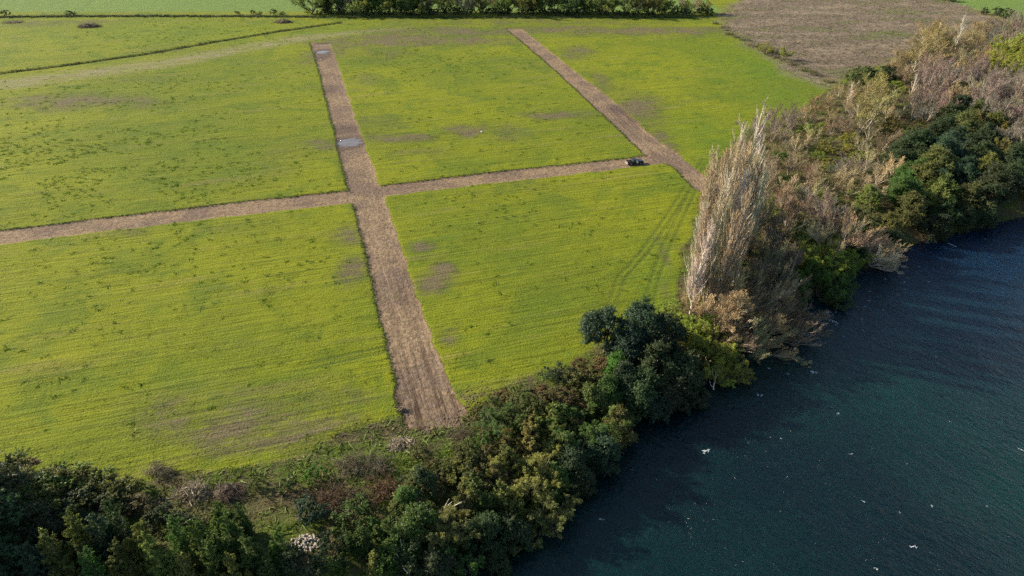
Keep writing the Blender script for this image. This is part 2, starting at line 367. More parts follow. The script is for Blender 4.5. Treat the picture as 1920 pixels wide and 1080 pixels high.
ground_piece(2, 'dirt_track', G_cross, 'dirt track running left to right to the pickup')
ground_piece(3, 'dirt_track', G_right, 'narrow dirt track running up the field right of the pickup')
ground_piece(4, 'scrub_field', G_field, 'brown purple rough field at the top right')
ground_piece(5, 'river_bank', G_field, 'rough wooded ground along the river')
ground_piece(6, 'river_bed', G_field)
ground_piece(7, 'far_field', G_field, 'green fields beyond the far tree row')

# ------------------------------------------------------------------ river
def water_material():
    t = NT('river_water'); P = t.pos(); fl = t.map(P, (1, .45, 1), R(-38))
    a = t.noise(fl, .9, 4, .62, .8); b = t.noise(t.map(P, (1, .6, 1), R(-20)), 2.6, 3, .65); c = t.noise(P, .022, 2, .5, .4)
    q = t.noise(fl, .22, 3, .6, .5)
    h = t.math('ADD', t.math('MULTIPLY', a, .55), t.math('MULTIPLY', b, .34)); h = t.math('ADD', h, t.math('MULTIPLY', q, .9))
    deep = t.attr('deep')
    col = t.mix(t.ramp(c, .30, .70), (.0014, .0080, .0108), (.0030, .0220, .0185))
    col = t.mix(deep, col, (.0030, .0135, .0330))  # bluer sky reflection at grazing view, put into the far water's colour
    t.put(t.b.inputs['Base Color'], col); t.b.inputs['IOR'].default_value = 1.333; t.b.inputs['Subsurface Weight'].default_value = 1.0; t.b.inputs['Subsurface Radius'].default_value = (3, 7, 7); t.b.inputs['Subsurface Scale'].default_value = 1.0
    rf = t.ramp(t.noise(t.map(P, (1, .35, 1), R(-30)), .02, 3, .5, .6), .30, .70)
    h = t.math('MULTIPLY', h, t.math('ADD', .6, t.math('MULTIPLY', rf, .5)))
    t.put(t.b.inputs['Roughness'], t.math('ADD', .17, t.math('MULTIPLY', rf, .05)))
    t.put(t.b.inputs['Normal'], t.bump(h, .56, 1)); return t.m
wx = np.concatenate([-np.geomspace(1500, 60, 14), np.arange(-55, 420, 4), np.geomspace(425, 4200, 20)]); wy = np.concatenate([-np.geomspace(1500, 10, 14), np.arange(0, 520, 4), np.geomspace(525, 5500, 20)])
WX, WY = np.meshgrid(wx, wy); wi = np.arange(WX.size).reshape(WX.shape)
WF = np.stack([wi[:-1, :-1], wi[:-1, 1:], wi[1:, 1:], wi[1:, :-1]], -1).reshape(-1, 4)
wd = sdist(WX.ravel(), WY.ravel(), river); keep = (wd[WF] < 14).any(1); WF = WF[keep]
u, inv = np.unique(WF.ravel(), return_inverse=True); wv = np.stack([WX.ravel(), WY.ravel(), np.full(WX.size, WATER_Z)], 1)[u]
me = mesh_np('river', wv, inv.reshape(-1, 4), water_material(), True)
dp = me.attributes.new('deep', 'FLOAT', 'POINT'); dp.data.foreach_set('value', np.clip((wv[:, 0] * .55 + wv[:, 1] - 135) / 70, 0, 1).astype(np.float32))  # mask for the painted sky-reflection blue on the far water, not depth
o = obj('river', me); o['kind'] = 'structure'; o['label'] = 'dark blue-green river with small waves'

# ------------------------------------------------------------------ geometry builders for plants
def unit(v): return v / (np.linalg.norm(v, axis=-1, keepdims=True) + 1e-9)
def rdir(n, r=rs): return unit(r.normal(size=(n, 3)))
def perp(d, r=rs):
    q = rdir(len(d), r); q = q - (q * d).sum(1, keepdims=True) * d
    return unit(q)
def tubes(p0, p1, r0, r1, k=4):
    n = len(p0); d = unit(p1 - p0); a = perp(d); b = np.cross(d, a)
    an = np.arange(k) * 2 * np.pi / k
    ring = a[:, None] * np.cos(an)[None, :, None] + b[:, None] * np.sin(an)[None, :, None]
    Vv = np.concatenate([p0[:, None] + ring * r0[:, None, None], p1[:, None] + ring * r1[:, None, None]], 1)
    base = np.arange(n)[:, None, None] * 2 * k; i = np.arange(k); j = (i + 1) % k
    q = np.stack([i, j, j + k, i + k], 1)[None]
    return Vv.reshape(-1, 3), (base + q).reshape(-1, 4)
def strips(p0, p1, w0, w1):
    n = len(p0); s = perp(unit(p1 - p0))
    Vv = np.stack([p0 - s * w0[:, None], p0 + s * w0[:, None], p1 + s * w1[:, None], p1 - s * w1[:, None]], 1)
    return Vv.reshape(-1, 3), np.arange(4 * n).reshape(n, 4)
def leaves(c, nrm, size, r=rs, asp=.55):
    n = len(c); a = unit(np.cross(nrm, rdir(n, r))); b = np.cross(nrm, a); s = size[:, None]
    Vv = np.stack([c - a * s, c + b * s * asp + nrm * s * .15, c + a * s, c - b * s * asp + nrm * s * .15], 1)
    return Vv.reshape(-1, 3), np.arange(4 * n).reshape(n, 4)
def merge(parts):
    vs, fs, o = [], [], 0
    for v_, f_ in parts: vs.append(v_); fs.append(f_ + o); o += len(v_)
    return np.concatenate(vs), np.concatenate(fs)
def grow(start, dirs, length, radius, levels, r):
    """levels: (segments, wiggle, tropism, children, angle, length ratio, (t0,t1)); returns segments per level"""
    out = []
    p, d, L, Rr = start, dirs, length, radius
    for li, (k, wig, trop, nch, ang, lr, (t0, t1), up) in enumerate(levels):
        n = len(p); pts = [p]; ds = [d]; dd = d
        for i in range(k):
            dd = unit(dd + wig * r.normal(size=(n, 3)) + np.array([0, 0, trop])); pts.append(pts[-1] + dd * (L / k)[:, None]); ds.append(dd)
        pts = np.stack(pts, 1); ds = np.stack(ds, 1)
        ra = Rr[:, None] * (1 - .75 * np.linspace(0, 1, k + 1)[None])
        out.append((pts[:, :-1].reshape(-1, 3), pts[:, 1:].reshape(-1, 3), ra[:, :-1].ravel(), ra[:, 1:].ravel()))
        if nch:
            t = np.clip((np.tile(np.linspace(t0, t1, nch), (n, 1)) + r.uniform(-.5, .5, (n, nch)) * (t1 - t0) / nch), 0, .999) * k
            ti = t.astype(int); tf = (t - ti)[..., None]; rows = np.arange(n)[:, None]
            cp = pts[rows, ti] * (1 - tf) + pts[rows, ti + 1] * tf; cd = ds[rows, np.minimum(ti + 1, k)]
            cp = cp.reshape(-1, 3); cd = cd.reshape(-1, 3); a = r.normal(ang, ang * .2, len(cp))[:, None]
            nd = unit(cd * np.cos(a) + perp(cd, r) * np.sin(a) + np.array([0, 0, up]))
            tt = (t / k).ravel()
            nl = np.repeat(L, nch) * lr * (1.15 - .75 * tt) * r.uniform(.7, 1.25, len(cp))
            nr = np.minimum(np.repeat(Rr, nch) * (1 - .75 * tt) * .62, np.repeat(Rr, nch) * .55)
            p, d, L, Rr = cp, nd, nl, nr
    return out

# every maker returns (trunk mesh, crown mesh) for a plant 1 unit = 1 metre, standing on the origin
def make_poplar(i):
    r = np.random.RandomState(100 + i); H = 26.0
    lv = [(10, .012, .01, 84, .46, .25, (.04, .97), .12), (4, .03, .22, 8, .28, .42, (.12, 1), .4), (2, .05, .2, 5, .28, .8, (.1, 1), .4), (1, .05, .1, 0, 0, 0, (0, 1), 0)]
    s = grow(np.zeros((1, 3)), np.array([[0, 0, 1.]]), np.array([H]), np.array([.26]), lv, r)
    tr = merge([tubes(*s[0], 6), tubes(s[1][0], s[1][1], s[1][2] * .8 + .012, s[1][3] + .012, 3)])
    c = merge([strips(s[2][0], s[2][1], np.full(len(s[2][0]), .018), np.full(len(s[2][0]), .012)), strips(s[3][0], s[3][1], np.full(len(s[3][0]), .013), np.full(len(s[3][0]), .008))])
    return tr, c
def make_pale_poplar(i):
    r = np.random.RandomState(150 + i); H = 26.0
    lv = [(10, .02, .01, 26, .42, .34, (.12, .95), .15), (5, .04, .16, 9, .35, .36, (.2, 1), .3), (2, .06, .15, 6, .35, .6, (.1, 1), .3), (1, .05, .1, 0, 0, 0, (0, 1), 0)]
    s = grow(np.zeros((1, 3)), np.array([[0, 0, 1.]]), np.array([H]), np.array([.30]), lv, r)
    tr = merge([tubes(*s[0], 6), tubes(s[1][0], s[1][1], s[1][2] * .8 + .01, s[1][3] * .8 + .01, 4)])
    c = merge([strips(s[2][0], s[2][1], np.full(len(s[2][0]), .022), np.full(len(s[2][0]), .014)), strips(s[3][0], s[3][1], np.full(len(s[3][0]), .014), np.full(len(s[3][0]), .008))])
    return tr, c
def make_bare(i, spread=.55, stems=4, H=9.0):
    r = np.random.RandomState(200 + i)
    dirs = unit(np.stack([r.normal(0, spread, stems), r.normal(0, spread, stems), np.ones(stems)], 1))
    L = H * r.uniform(.75, 1.0, stems)
    lv = [(6, .06, .03, 9, .50, .52, (.18, .98), .25), (4, .08, .07, 8, .45, .50, (.15, 1), .25), (3, .08, .08, 6, .42, .60, (.1, 1), .2), (2, .08, .08, 4, .38, .75, (.1, 1), .2), (1, .05, 0, 0, 0, 0, (0, 1), 0)]
    s = grow(np.zeros((stems, 3)) + r.normal(0, .15, (stems, 3)) * [1, 1, 0], dirs, L, np.full(stems, .13), lv, r)
    tr = merge([tubes(*s[0], 5), tubes(*s[1], 4)])
    c = merge([tubes(s[2][0], s[2][1], s[2][2] * .9 + .004, s[2][3] + .004, 3), strips(s[3][0], s[3][1], np.full(len(s[3][0]), .016), np.full(len(s[3][0]), .012)),
               strips(s[4][0], s[4][1], np.full(len(s[4][0]), .013), np.full(len(s[4][0]), .008))])
    return tr, c
def make_broadleaf(i, W=1.0, H=8.0, nl=95, per=400, leaf=.115, spiky=.5):
    r = np.random.RandomState(300 + i); a = H * .36 * W; b = H * .42
    ph = r.uniform(0, 6.28, nl); cz = r.uniform(-.8, 1, nl); rr = np.sqrt(np.clip(1 - cz ** 2, 0, 1)) * r.uniform(.35, 1.0, nl) ** .6
    env = 1 + .28 * np.sin(ph * 2 + r.uniform(0, 6)) + .22 * np.sin(ph * 3 + cz * 2 + r.uniform(0, 6)) + r.normal(0, .1, nl)
    C = np.stack([a * rr * np.cos(ph) * env, a * rr * np.sin(ph) * env, H * .52 + b * cz * r.uniform(.7, 1.1, nl) * (1 + .15 * np.sin(ph + i))], 1)
    lr = H * .088 * r.uniform(.55, 1.6, nl)
    axis_ = unit(C - np.array([0, 0, H * .30]) + r.normal(0, .5, C.shape) + np.array([0, 0, H * .15]))
    lc, ln = [], []
    for k in range(nl):
        n = int(per * (lr[k] / (H * .088)) ** 1.5)
        # each clump is a handful of leafy sprays that start at its heart and reach outwards and up
        nb = max(5, n // 20); bd = unit(rdir(nb, r) * .9 + axis_[k]); bl = lr[k] * r.uniform(.7, 2.0, nb); bi = r.randint(0, nb, n); u_ = r.uniform(.1, 1, n) ** .7
        pos = C[k] + bd[bi] * (bl[bi] * u_)[:, None] + r.normal(0, 1, (n, 3)) * (lr[k] * .16 * (1.25 - u_))[:, None] - np.array([0, 0, 1]) * (u_ ** 2 * lr[k] * .25)[:, None]
        lc.append(pos); ln.append(unit(bd[bi] * .5 + .8 * rdir(n, r) + np.array([0, 0, .35])))
    lc = np.concatenate(lc); ln = np.concatenate(ln); lc[:, 2] = np.maximum(lc[:, 2], .05)
    cr = leaves(lc, ln, leaf * r.uniform(.55, 1.3, len(lc)), r)
    ang = r.uniform(0, 6.28, 5); P0 = np.zeros((5, 3)); dirs = unit(np.stack([.35 * np.cos(ang), .35 * np.sin(ang), np.ones(5)], 1))
    s = grow(P0, dirs, np.full(5, H * .72), np.full(5, H * .015), [(5, .07, .02, 6, .7, .5, (.25, 1), .1), (3, .1, .03, 0, 0, 0, (0, 1), 0)], r)
    return merge([tubes(*s[0], 5), tubes(*s[1], 3)]), cr
def make_spire(i, H=9.0, heads=4, leaf=.13):
    r = np.random.RandomState(400 + i)
    st = np.concatenate([[[0, 0, 0]], np.stack([r.normal(0, 1.0, heads), r.normal(0, 1.0, heads), np.zeros(heads)], 1)]); n = len(st)
    dirs = unit(np.stack([r.normal(0, .06, n), r.normal(0, .06, n), np.ones(n)], 1)); L = H * np.concatenate([[1.0], r.uniform(.45, .8, heads)])
    lv = [(9, .02, .02, 52, 1.15, .25, (.06, .99), .15), (3, .06, .06, 10, .75, .42, (.1, 1), .15), (2, .1, .05, 0, 0, 0, (0, 1), 0)]
    s = grow(st.astype(float), dirs, L, np.full(n, .07), lv, r)
    tr = merge([tubes(*s[0], 5), tubes(*s[1], 3)])
    p0, p1 = s[2][0], s[2][1]; k = 6
    t = r.rand(len(p0), k)[..., None]; pos = (p0[:, None] * (1 - t) + p1[:, None] * t).reshape(-1, 3) + r.normal(0, .07, (len(p0) * k, 3))
    cr = leaves(pos, unit(rdir(len(pos), r) + np.array([0, 0, .5])), leaf * r.uniform(.6, 1.3, len(pos)), r, .45)
    return tr, cr
def make_willow(i, H=8.0):
    r = np.random.RandomState(500 + i); stems = 5
    dirs = unit(np.stack([r.normal(0, .5, stems), r.normal(0, .5, stems), np.ones(stems)], 1))
    lv = [(6, .1, .0, 8, .7, .5, (.25, 1), .15), (4, .14, .0, 8, .7, .5, (.15, 1), .05), (3, .15, -.03, 6, .7, .5, (.1, 1), 0), (2, .15, -.05, 0, 0, 0, (0, 1), 0)]
    s = grow(np.zeros((stems, 3)), dirs, H * r.uniform(.7, .95, stems), np.full(stems, .13), lv, r)
    tr = merge([tubes(*s[0], 5), tubes(*s[1], 4), tubes(s[2][0], s[2][1], s[2][2] + .004, s[2][3] + .004, 3)])
    p0, p1 = s[3][0], s[3][1]; k = 5
    t = r.rand(len(p0), k)[..., None]; pos = (p0[:, None] * (1 - t) + p1[:, None] * t).reshape(-1, 3) + r.normal(0, .09, (len(p0) * k, 3))
    cr = leaves(pos, rdir(len(pos), r), .085 * r.uniform(.6, 1.3, len(pos)), r, .5)
    return tr, cr
def make_bramble(i, H=2.0):
    r = np.random.RandomState(600 + i); n = 60
    st = np.stack([r.normal(0, 1.1, n), r.normal(0, .9, n), np.zeros(n)], 1); dirs = unit(np.stack([r.normal(0, .6, n), r.normal(0, .6, n), np.ones(n)], 1))
    s = grow(st, dirs, H * r.uniform(.7, 1.4, n), np.full(n, .025), [(5, .15, -.12, 9, .9, .4, (.15, 1), .1), (3, .2, -.05, 6, .9, .5, (.1, 1), 0), (1, .2, 0, 0, 0, 0, (0, 1), 0)], r)
    tr = tubes(*s[0], 3)
    pts = s[2][1]; c = merge([strips(s[1][0], s[1][1], np.full(len(s[1][0]), .015), np.full(len(s[1][0]), .010)), strips(s[2][0], s[2][1], np.full(len(s[2][0]), .012), np.full(len(s[2][0]), .006)),
               leaves(pts, rdir(len(pts), r), .07 * r.uniform(.5, 1.3, len(pts)), r)])
    return tr, c

KINDS = {}
def reg(kind, n, maker, H0, crown_mat, name, cat, tname='trunk', **kw):
    L = []
    for i in range(n):
        (tv, tf), (cv, cf) = maker(i, **kw)
        L.append((mesh_np(kind + '_' + tname, tv, tf, M_bark), mesh_np(kind + '_crown', cv, cf, crown_mat)))
    KINDS[kind] = dict(vars=L, H=H0, name=name, cat=cat, tname=tname)
reg('poplar', 4, make_poplar, 27.5, M_twig, 'poplar_tree', 'tree')
reg('pale', 3, make_pale_poplar, 27.5, M_twig, 'poplar_tree', 'tree')
reg('bare', 4, make_bare, 9.5, M_twig, 'bare_tree', 'tree', spread=.5)
reg('fan', 2, lambda i, **k: make_bare(i + 20, **k), 10.0, M_twig, 'bare_tree', 'tree', spread=.75, stems=6)
reg('ever', 4, make_broadleaf, 8.0, M_leaf, 'evergreen_tree', 'tree')
reg('shrub', 4, lambda i, **k: make_broadleaf(i + 20, **k), 3.6, M_leaf, 'shrub', 'shrub', tname='stem', W=1.45, H=3.6, nl=48, per=230, leaf=.085)
reg('spire', 5, make_spire, 9.0, M_leaf, 'young_tree', 'tree', heads=3)
reg('willow', 3, make_willow, 8.0, M_leaf, 'willow_tree', 'tree')
reg('bramble', 2, make_bramble, 2.0, M_twig, 'bramble_bush', 'bush', tname='stem')

# tints: name -> (crown albedo, bark albedo)
TINT = dict(
    tan=((.40, .32, .17), (.56, .49, .39)), brown=((.24, .197, .112), (.40, .34, .26)), greyp=((.225, .19, .142), (.38, .33, .26)), pale=((.48, .41, .32), (.68, .62, .52)),
    orange=((.32, .235, .12), (.36, .27, .19)), budding=((.30, .255, .10), (.52, .46, .36)), dbrown=((.125, .098, .060), (.22, .17, .13)),
    dark=((.046, .072, .027), (.10, .08, .06)), blue=((.042, .078, .042), (.12, .10, .08)), olive=((.118, .132, .034), (.16, .13, .09)), lolive=((.190, .198, .052), (.2, .17, .12)),
    green=((.080, .132, .028), (.14, .12, .08)), bright=((.085, .170, .020), (.16, .13, .09)), yel=((.260, .285, .045), (.30, .27, .19)), ygold=((.19, .18, .045), (.25, .2, .13)),
    red=((.120, .075, .036), (.16, .1, .07)), hedge=((.140, .180, .050), (.10, .08, .06)), rust=((.150, .115, .05), (.2, .14, .09)))
PLANTS = []
def plant(kind, px, py, H, tint, look, zone, lean=None, wid=1.0, crown=.55, base=False, group=None):
    z0 = 0.0
    for _ in range(4):
        P = at(px, py, z0 + (0 if base else crown * H)); z0 = float(height(np.array([P[0]]), np.array([P[1]]))[0])
    return plant_xy(kind, P[0], P[1], z0, H, tint, look, zone, lean, wid, group)
def plant_xy(kind, x, y, z0, H, tint, look, zone, lean=None, wid=1.0, group=None):
    K = KINDS[kind]; tm, cm = K['vars'][random.randrange(len(K['vars']))]; s = H / K['H']
    t = thing(K['name'], '', K['cat'], (x, y, z0 - .1), 0)
    rz = random.uniform(0, 6.283)
    t.scale = (s * wid, s * wid, s)
    if lean:                                      # lean towards a ground direction
        ax = Vector((-lean[1], lean[0], 0)).normalized(); q = Matrix.Rotation(math.hypot(*lean), 4, ax) @ Matrix.Rotation(rz, 4, 'Z')
        t.rotation_euler = q.to_euler()
    else: t.rotation_euler = (random.uniform(-.04, .04), random.uniform(-.04, .04), rz)
    a = obj(K['tname'], tm, t); b = obj('crown', cm, t)
    cc, bc = TINT[tint]; j = [random.uniform(.88, 1.13) for _ in range(3)]
    b.color = (*[c * q for c, q in zip(cc, j)], 1); a.color = (*bc, 1)
    PLANTS.append(dict(o=t, look=look, zone=zone, group=group or (look + 's ' + zone), x=pix(x, y, z0 + H / 2)[0]))
    return t
LOOK = {'tan': 'tan leafless tree', 'brown': 'brown leafless tree', 'greyp': 'grey-purple leafless tree', 'pale': 'pale white-stemmed bare tree', 'orange': 'orange-brown leafless tree',
        'budding': 'yellow budding tree', 'dbrown': 'dark brown leafless tree', 'dark': 'dark evergreen tree', 'blue': 'blue-green evergreen tree', 'olive': 'olive-green tree', 'lolive': 'pale olive tree',
        'green': 'mid-green leafy tree', 'bright': 'bright green leafy tree', 'yel': 'yellow-green leafy tree', 'ygold': 'golden yellow leafy tree'}

# ---- poplars at the field's river corner
for (bx, by, H) in [(1290, 588, 20), (1302, 572, 22), (1318, 580, 21), (1290, 556, 21), (1312, 552, 24), (1332, 560, 22), (1303, 533, 24), (1326, 533, 26), (1346, 540, 23),
                    (1310, 508, 25), (1334, 510, 27), (1356, 515, 24), (1320, 485, 26), (1344, 488, 27), (1368, 492, 24), (1332, 465, 26), (1355, 467, 25), (1345, 445, 24), (1378, 462, 22), (1367, 446, 24), (1296, 572, 19), (1345, 575, 21), (1360, 552, 22), (1372, 528, 23), (1384, 500, 23), (1392, 474, 22), (1294, 538, 20), (1305, 505, 21), (1318, 470, 22), (1330, 445, 22), (1350, 425, 22), (1392, 440, 20)]:
    plant('poplar', bx + 4, by, H, random.choice(['tan', 'tan', 'pale', 'brown']) if by > 470 else 'tan', 'slender bare poplar', 'massed at the field corner above the river', base=True, wid=random.uniform(1.0, 1.35), group='bare poplars at the river corner')
for (bx, by, H, wd) in [(1384, 424, 30, 1.3), (1362, 418, 26, 1.1), (1402, 412, 22, 1.2)]:
    plant('pale', bx, by, H, 'pale', 'tallest pale poplar', 'rising clear behind the tan poplars', base=True, wid=wd, group='tall pale poplars')
# ---- fans of bare branches over the river, by the poplars
for (px, py, H, t, ln) in [(1385, 600, 12, 'brown', (.45, -.3)), (1425, 625, 10, 'tan', (.6, -.35)), (1440, 580, 12, 'brown', (.4, -.2)), (1420, 520, 13, 'brown', (.2, -.1)),
                           (1470, 560, 11, 'greyp', (.35, -.3)), (1460, 500, 12, 'brown', (.1, 0)), (1400, 480, 13, 'brown', (.1, 0)), (1355, 590, 12, 'dbrown', (.3, -.2)), 
                           (1620, 440, 11, 'tan', (.4, -.25)), (1590, 425, 11, 'tan', (.2, -.1)), (1640, 460, 10, 'pale', (.5, -.3)), (1565, 430, 11, 'tan', (0, 0)), (1430, 450, 13, 'brown', (0, 0)), (1410, 430, 14, 'brown', (0, 0)), (1445, 400, 12, 'brown', (0, 0)), (1380, 540, 14, 'brown', (.15, -.1)), (1370, 500, 14, 'tan', (.1, -.1)), (1480, 470, 11, 'greyp', (.1, 0)), (1440, 545, 12, 'brown', (.3, -.2)), (1400, 560, 13, 'tan', (.35, -.2)), (1350, 560, 14, 'tan', (.1, -.1))]:
    plant('fan', px, py, H, t, LOOK[t].replace('tree', 'fan-shaped tree'), 'leaning out over the river bank', lean=ln if ln != (0, 0) else None, group='bare trees leaning over the river')
# ---- willows in young leaf
for (px, py, H, t) in [(1335, 645, 8, 'yel'), (1296, 606, 7, 'yel'), (1352, 680, 7, 'yel'), (1312, 648, 7, 'yel'), (1252, 580, 4.5, 'yel'), (1272, 592, 5, 'yel'), (1365, 700, 6, 'yel'), (1330, 690, 6, 'yel'), (1350, 650, 7, 'yel'), (1320, 625, 7, 'yel')]:
    plant('willow', px, py, H, t, 'yellow-green young willow', 'at the foot of the bare poplars', lean=(.3, -.2) if px > 1320 else None, group='willows in young leaf')
for (px, py, H, t) in [(1545, 480, 7, 'yel'), (1510, 455, 5, 'yel'), (1565, 505, 7, 'bright'), (1540, 530, 7, 'green'), (1575, 535, 6, 'green'), (1500, 438, 5, 'bright'), (1590, 480, 6, 'yel'), (1525, 500, 6, 'yel'), (1555, 560, 5, 'green')]:
    plant('willow', px, py, H, t, {'yel': 'yellow-green', 'bright': 'bright green', 'green': 'mid-green'}[t] + ' drooping willow', 'on the waterside between bare tree clumps', lean=(.25, -.15), wid=1.2, group='willows by the water')
# ---- dark evergreens by the field corner
for (px, py, H, t, wd) in [(1135, 620, 9, 'blue', 1.0), (1206, 606, 9.5, 'blue', .9), (1245, 632, 9, 'dark', 1.05), (1180, 652, 7.5, 'blue', 1.0), (1225, 685, 9, 'dark', 1.1), (1285, 700, 8, 'dark', 1.1), (1262, 742, 7, 'dark', 1.1), (1205, 735, 8, 'dark', 1.1),
                           (1300, 735, 5, 'dark', 1.2), (1170, 715, 7, 'dark', 1), (1235, 768, 5, 'blue', 1), (1155, 690, 6, 'bright', .8), (1140, 735, 6, 'green', 1)]:
    plant('ever', px, py, H, t, LOOK[t], 'below the field corner above the river', wid=wd, group='evergreens below the field corner')
# ---- shrubs and small trees down the bank
BANK = [(1085, 690, 3.6, 'rust', 's'), (1050, 702, 4, 'dark', 's'), (1075, 712, 4, 'olive', 's'), (1112, 712, 4.5, 'olive', 's'), (1105, 750, 6, 'olive', 'e'), (1140, 775, 7, 'lolive', 'e'), (1160, 805, 6.5, 'olive', 'e'), (1115, 810, 7, 'green', 'e'),
        (1070, 820, 7, 'green', 'e'), (1125, 850, 7, 'blue', 'e'), (1070, 770, 5, 'green', 'e'), (1035, 745, 3.5, 'rust', 's'), (1010, 735, 3, 'rust', 's'), (985, 745, 3.5, 'olive', 's'), (955, 770, 5, 'green', 'e'), (930, 790, 5, 'green', 'e'),
        (975, 800, 5, 'green', 'e'), (990, 825, 6.5, 'ygold', 'e'), (1030, 790, 5, 'lolive', 's'), (1055, 795, 4, 'ygold', 's'), (1015, 865, 7, 'lolive', 'e'), (955, 860, 6, 'olive', 'e'), (1065, 875, 7, 'dark', 'e'), (985, 905, 7.5, 'lolive', 'e'), (925, 895, 6, 'lolive', 'e'),
        (885, 890, 4.5, 'olive', 's'), (895, 935, 7, 'olive', 'e'), (950, 950, 7.5, 'olive', 'e'), (1010, 940, 7, 'olive', 'e'), (1090, 905, 5, 'dark', 'e'), (905, 1005, 7, 'dark', 'e'), (960, 1000, 6, 'dark', 'e'), (845, 955, 7, 'lolive', 'w'), (820, 1000, 6, 'lolive', 'w'),
        (870, 1050, 6, 'green', 'e'), (930, 1050, 5, 'dark', 'e'), (870, 850, 3.5, 'olive', 's'), (840, 880, 3.2, 'olive', 's'), (905, 830, 3.5, 'green', 's'), (1040, 900, 6, 'green', 'e'), (1180, 780, 5, 'olive', 'e'), (860, 905, 4, 'olive', 's'), (1135, 690, 4, 'rust', 's'),
        (1000, 770, 4, 'olive', 's'), (940, 745, 2.8, 'rust', 's'), (905, 770, 2.6, 'olive', 's'), (1048, 850, 6, 'olive', 'e')]
rb = random.Random(5)
for _ in range(46):
    u_ = rb.random(); px = 860 + 300 * u_ + rb.gauss(0, 45); py = 905 - 150 * u_ + rb.gauss(0, 60)
    if py < 815 - .38 * (px - 860) + 8 or px > 1180: continue
    BANK.append((px, py, rb.uniform(2.2, 4.6), rb.choice(['olive', 'lolive', 'lolive', 'green', 'rust', 'ygold', 'olive', 'dbrown_']), rb.choice('ssw')))
BANK = [(a_, b_, c_, 'rust' if d_ == 'dbrown_' else d_, 'w' if d_ == 'dbrown_' else e_) for a_, b_, c_, d_, e_ in BANK]
for (px, py, H, t, k) in BANK:
    if k == 'e' and t not in ('dark', 'blue'): k = rb.choice('ewwp')
    kd = {'s': 'shrub', 'e': 'ever', 'w': 'willow', 'p': 'spire'}[k]
    lk = {'s': {'rust': 'rust-brown shrub'}.get(t, LOOK.get(t, '').replace(' leafy tree', ' shrub').replace(' evergreen tree', ' shrub').replace(' tree', ' shrub')), 'e': LOOK.get(t, ''), 'p': t.replace('lolive', 'pale olive').replace('ygold', 'golden').replace('green', 'mid-green') + ' feathery young tree', 'w': {'rust': 'rust-brown', 'lolive': 'pale olive', 'olive': 'olive', 'green': 'mid-green', 'ygold': 'golden'}.get(t, t) + ' wispy willow'}[k]
    plant(kd, px, py, H, t, lk, 'on the bank right of the track end', wid=1.3 if kd in ('willow', 'spire') else 1, group='trees and shrubs on the bank right of the track end')
# ---- bottom middle
for (px, py, H, t, k) in [(790, 905, 5, 'dark', 'e'), (762, 935, 4.5, 'green', 'e'), (722, 1000, 6.5, 'green', 'p'), (680, 1015, 6, 'green', 'p'), (655, 1020, 4.5, 'green', 'p'), (785, 985, 6.5, 'green', 'e'), (700, 1060, 5, 'lolive', 'p'), (630, 1065, 5, 'green', 'p'),
                          (770, 1055, 6, 'dark', 'e'), (580, 955, 3.5, 'blue', 's'), (590, 885, 2.4, 'bright', 's'), (745, 1040, 6, 'green', 'e'), (660, 960, 4, 'green', 's'), (810, 880, 3.2, 'olive', 's'), (620, 1030, 4, 'dark', 's'), (560, 1060, 5, 'dark', 's'),
                          (820, 1065, 6, 'dark', 'e'), (700, 985, 4, 'green', 'p'), (745, 965, 3.2, 'olive', 's'), (785, 845, 2.4, 'olive', 's'), (540, 905, 2.2, 'green', 's'), (480, 905, 1.8, 'olive', 's')]:
    kd = {'s': 'shrub', 'e': 'ever', 'p': 'spire'}[k]; lk = LOOK[t] if k == 'e' else (LOOK[t].split()[0] + (' shrub' if k == 's' else ' pointed young tree'))
    plant(kd, px, py, H, t, lk, 'in or below the bottom clearing', group='trees and shrubs round the clearing')
for (px, py, H, t) in [(618, 925, 1.9, 'red'), (650, 935, 1.7, 'red'), (668, 945, 1.5, 'dbrown'), (722, 908, 1.8, 'red'), (660, 868, 1.7, 'dbrown'), (700, 872, 1.5, 'dbrown'), (430, 922, 1.2, 'dbrown'), (372, 927, 1.1, 'dbrown'), (290, 880, 1.0, 'brown'), (312, 886, .8, 'dbrown'), (868, 812, 1.2, 'dbrown')]:
    plant('bramble', px, py, H, t, 'reddish-brown bramble bush' if t == 'red' else 'dark brown bramble bush', 'in the rough grass of the clearing', group='brambles in the clearing', wid=1.25)
# ---- bottom left
for (px, py, H, t) in [(440, 1009, 9, 'green'), (385, 1014, 9, 'green'), (335, 1019, 9, 'green'), (400, 1059, 8, 'green'), (470, 1044, 8, 'green'), (520, 1024, 6.5, 'green'), (300, 1054, 9, 'lolive'), (262, 1024, 9.5, 'olive'), (192, 1006, 10, 'blue'), (152, 1016, 10, 'olive'),
                       (112, 1041, 10, 'olive'), (62, 1066, 9, 'blue'), (5, 1051, 11, 'blue'), (230, 1061, 8, 'olive'), (350, 1076, 7, 'lolive'), (430, 1079, 7, 'lolive'), (500, 1076, 6, 'green'), (215, 971, 7, 'dark'), (240, 999, 8, 'dark'), (412, 974, 7, 'green'), (460, 974, 6, 'green'), (180, 1071, 8, 'green')]:
    plant('spire', px, py, H, t, LOOK[t].split()[0] + ' pointed young tree', 'in the bottom left thicket', wid=.82, group='pointed young trees at the bottom left')
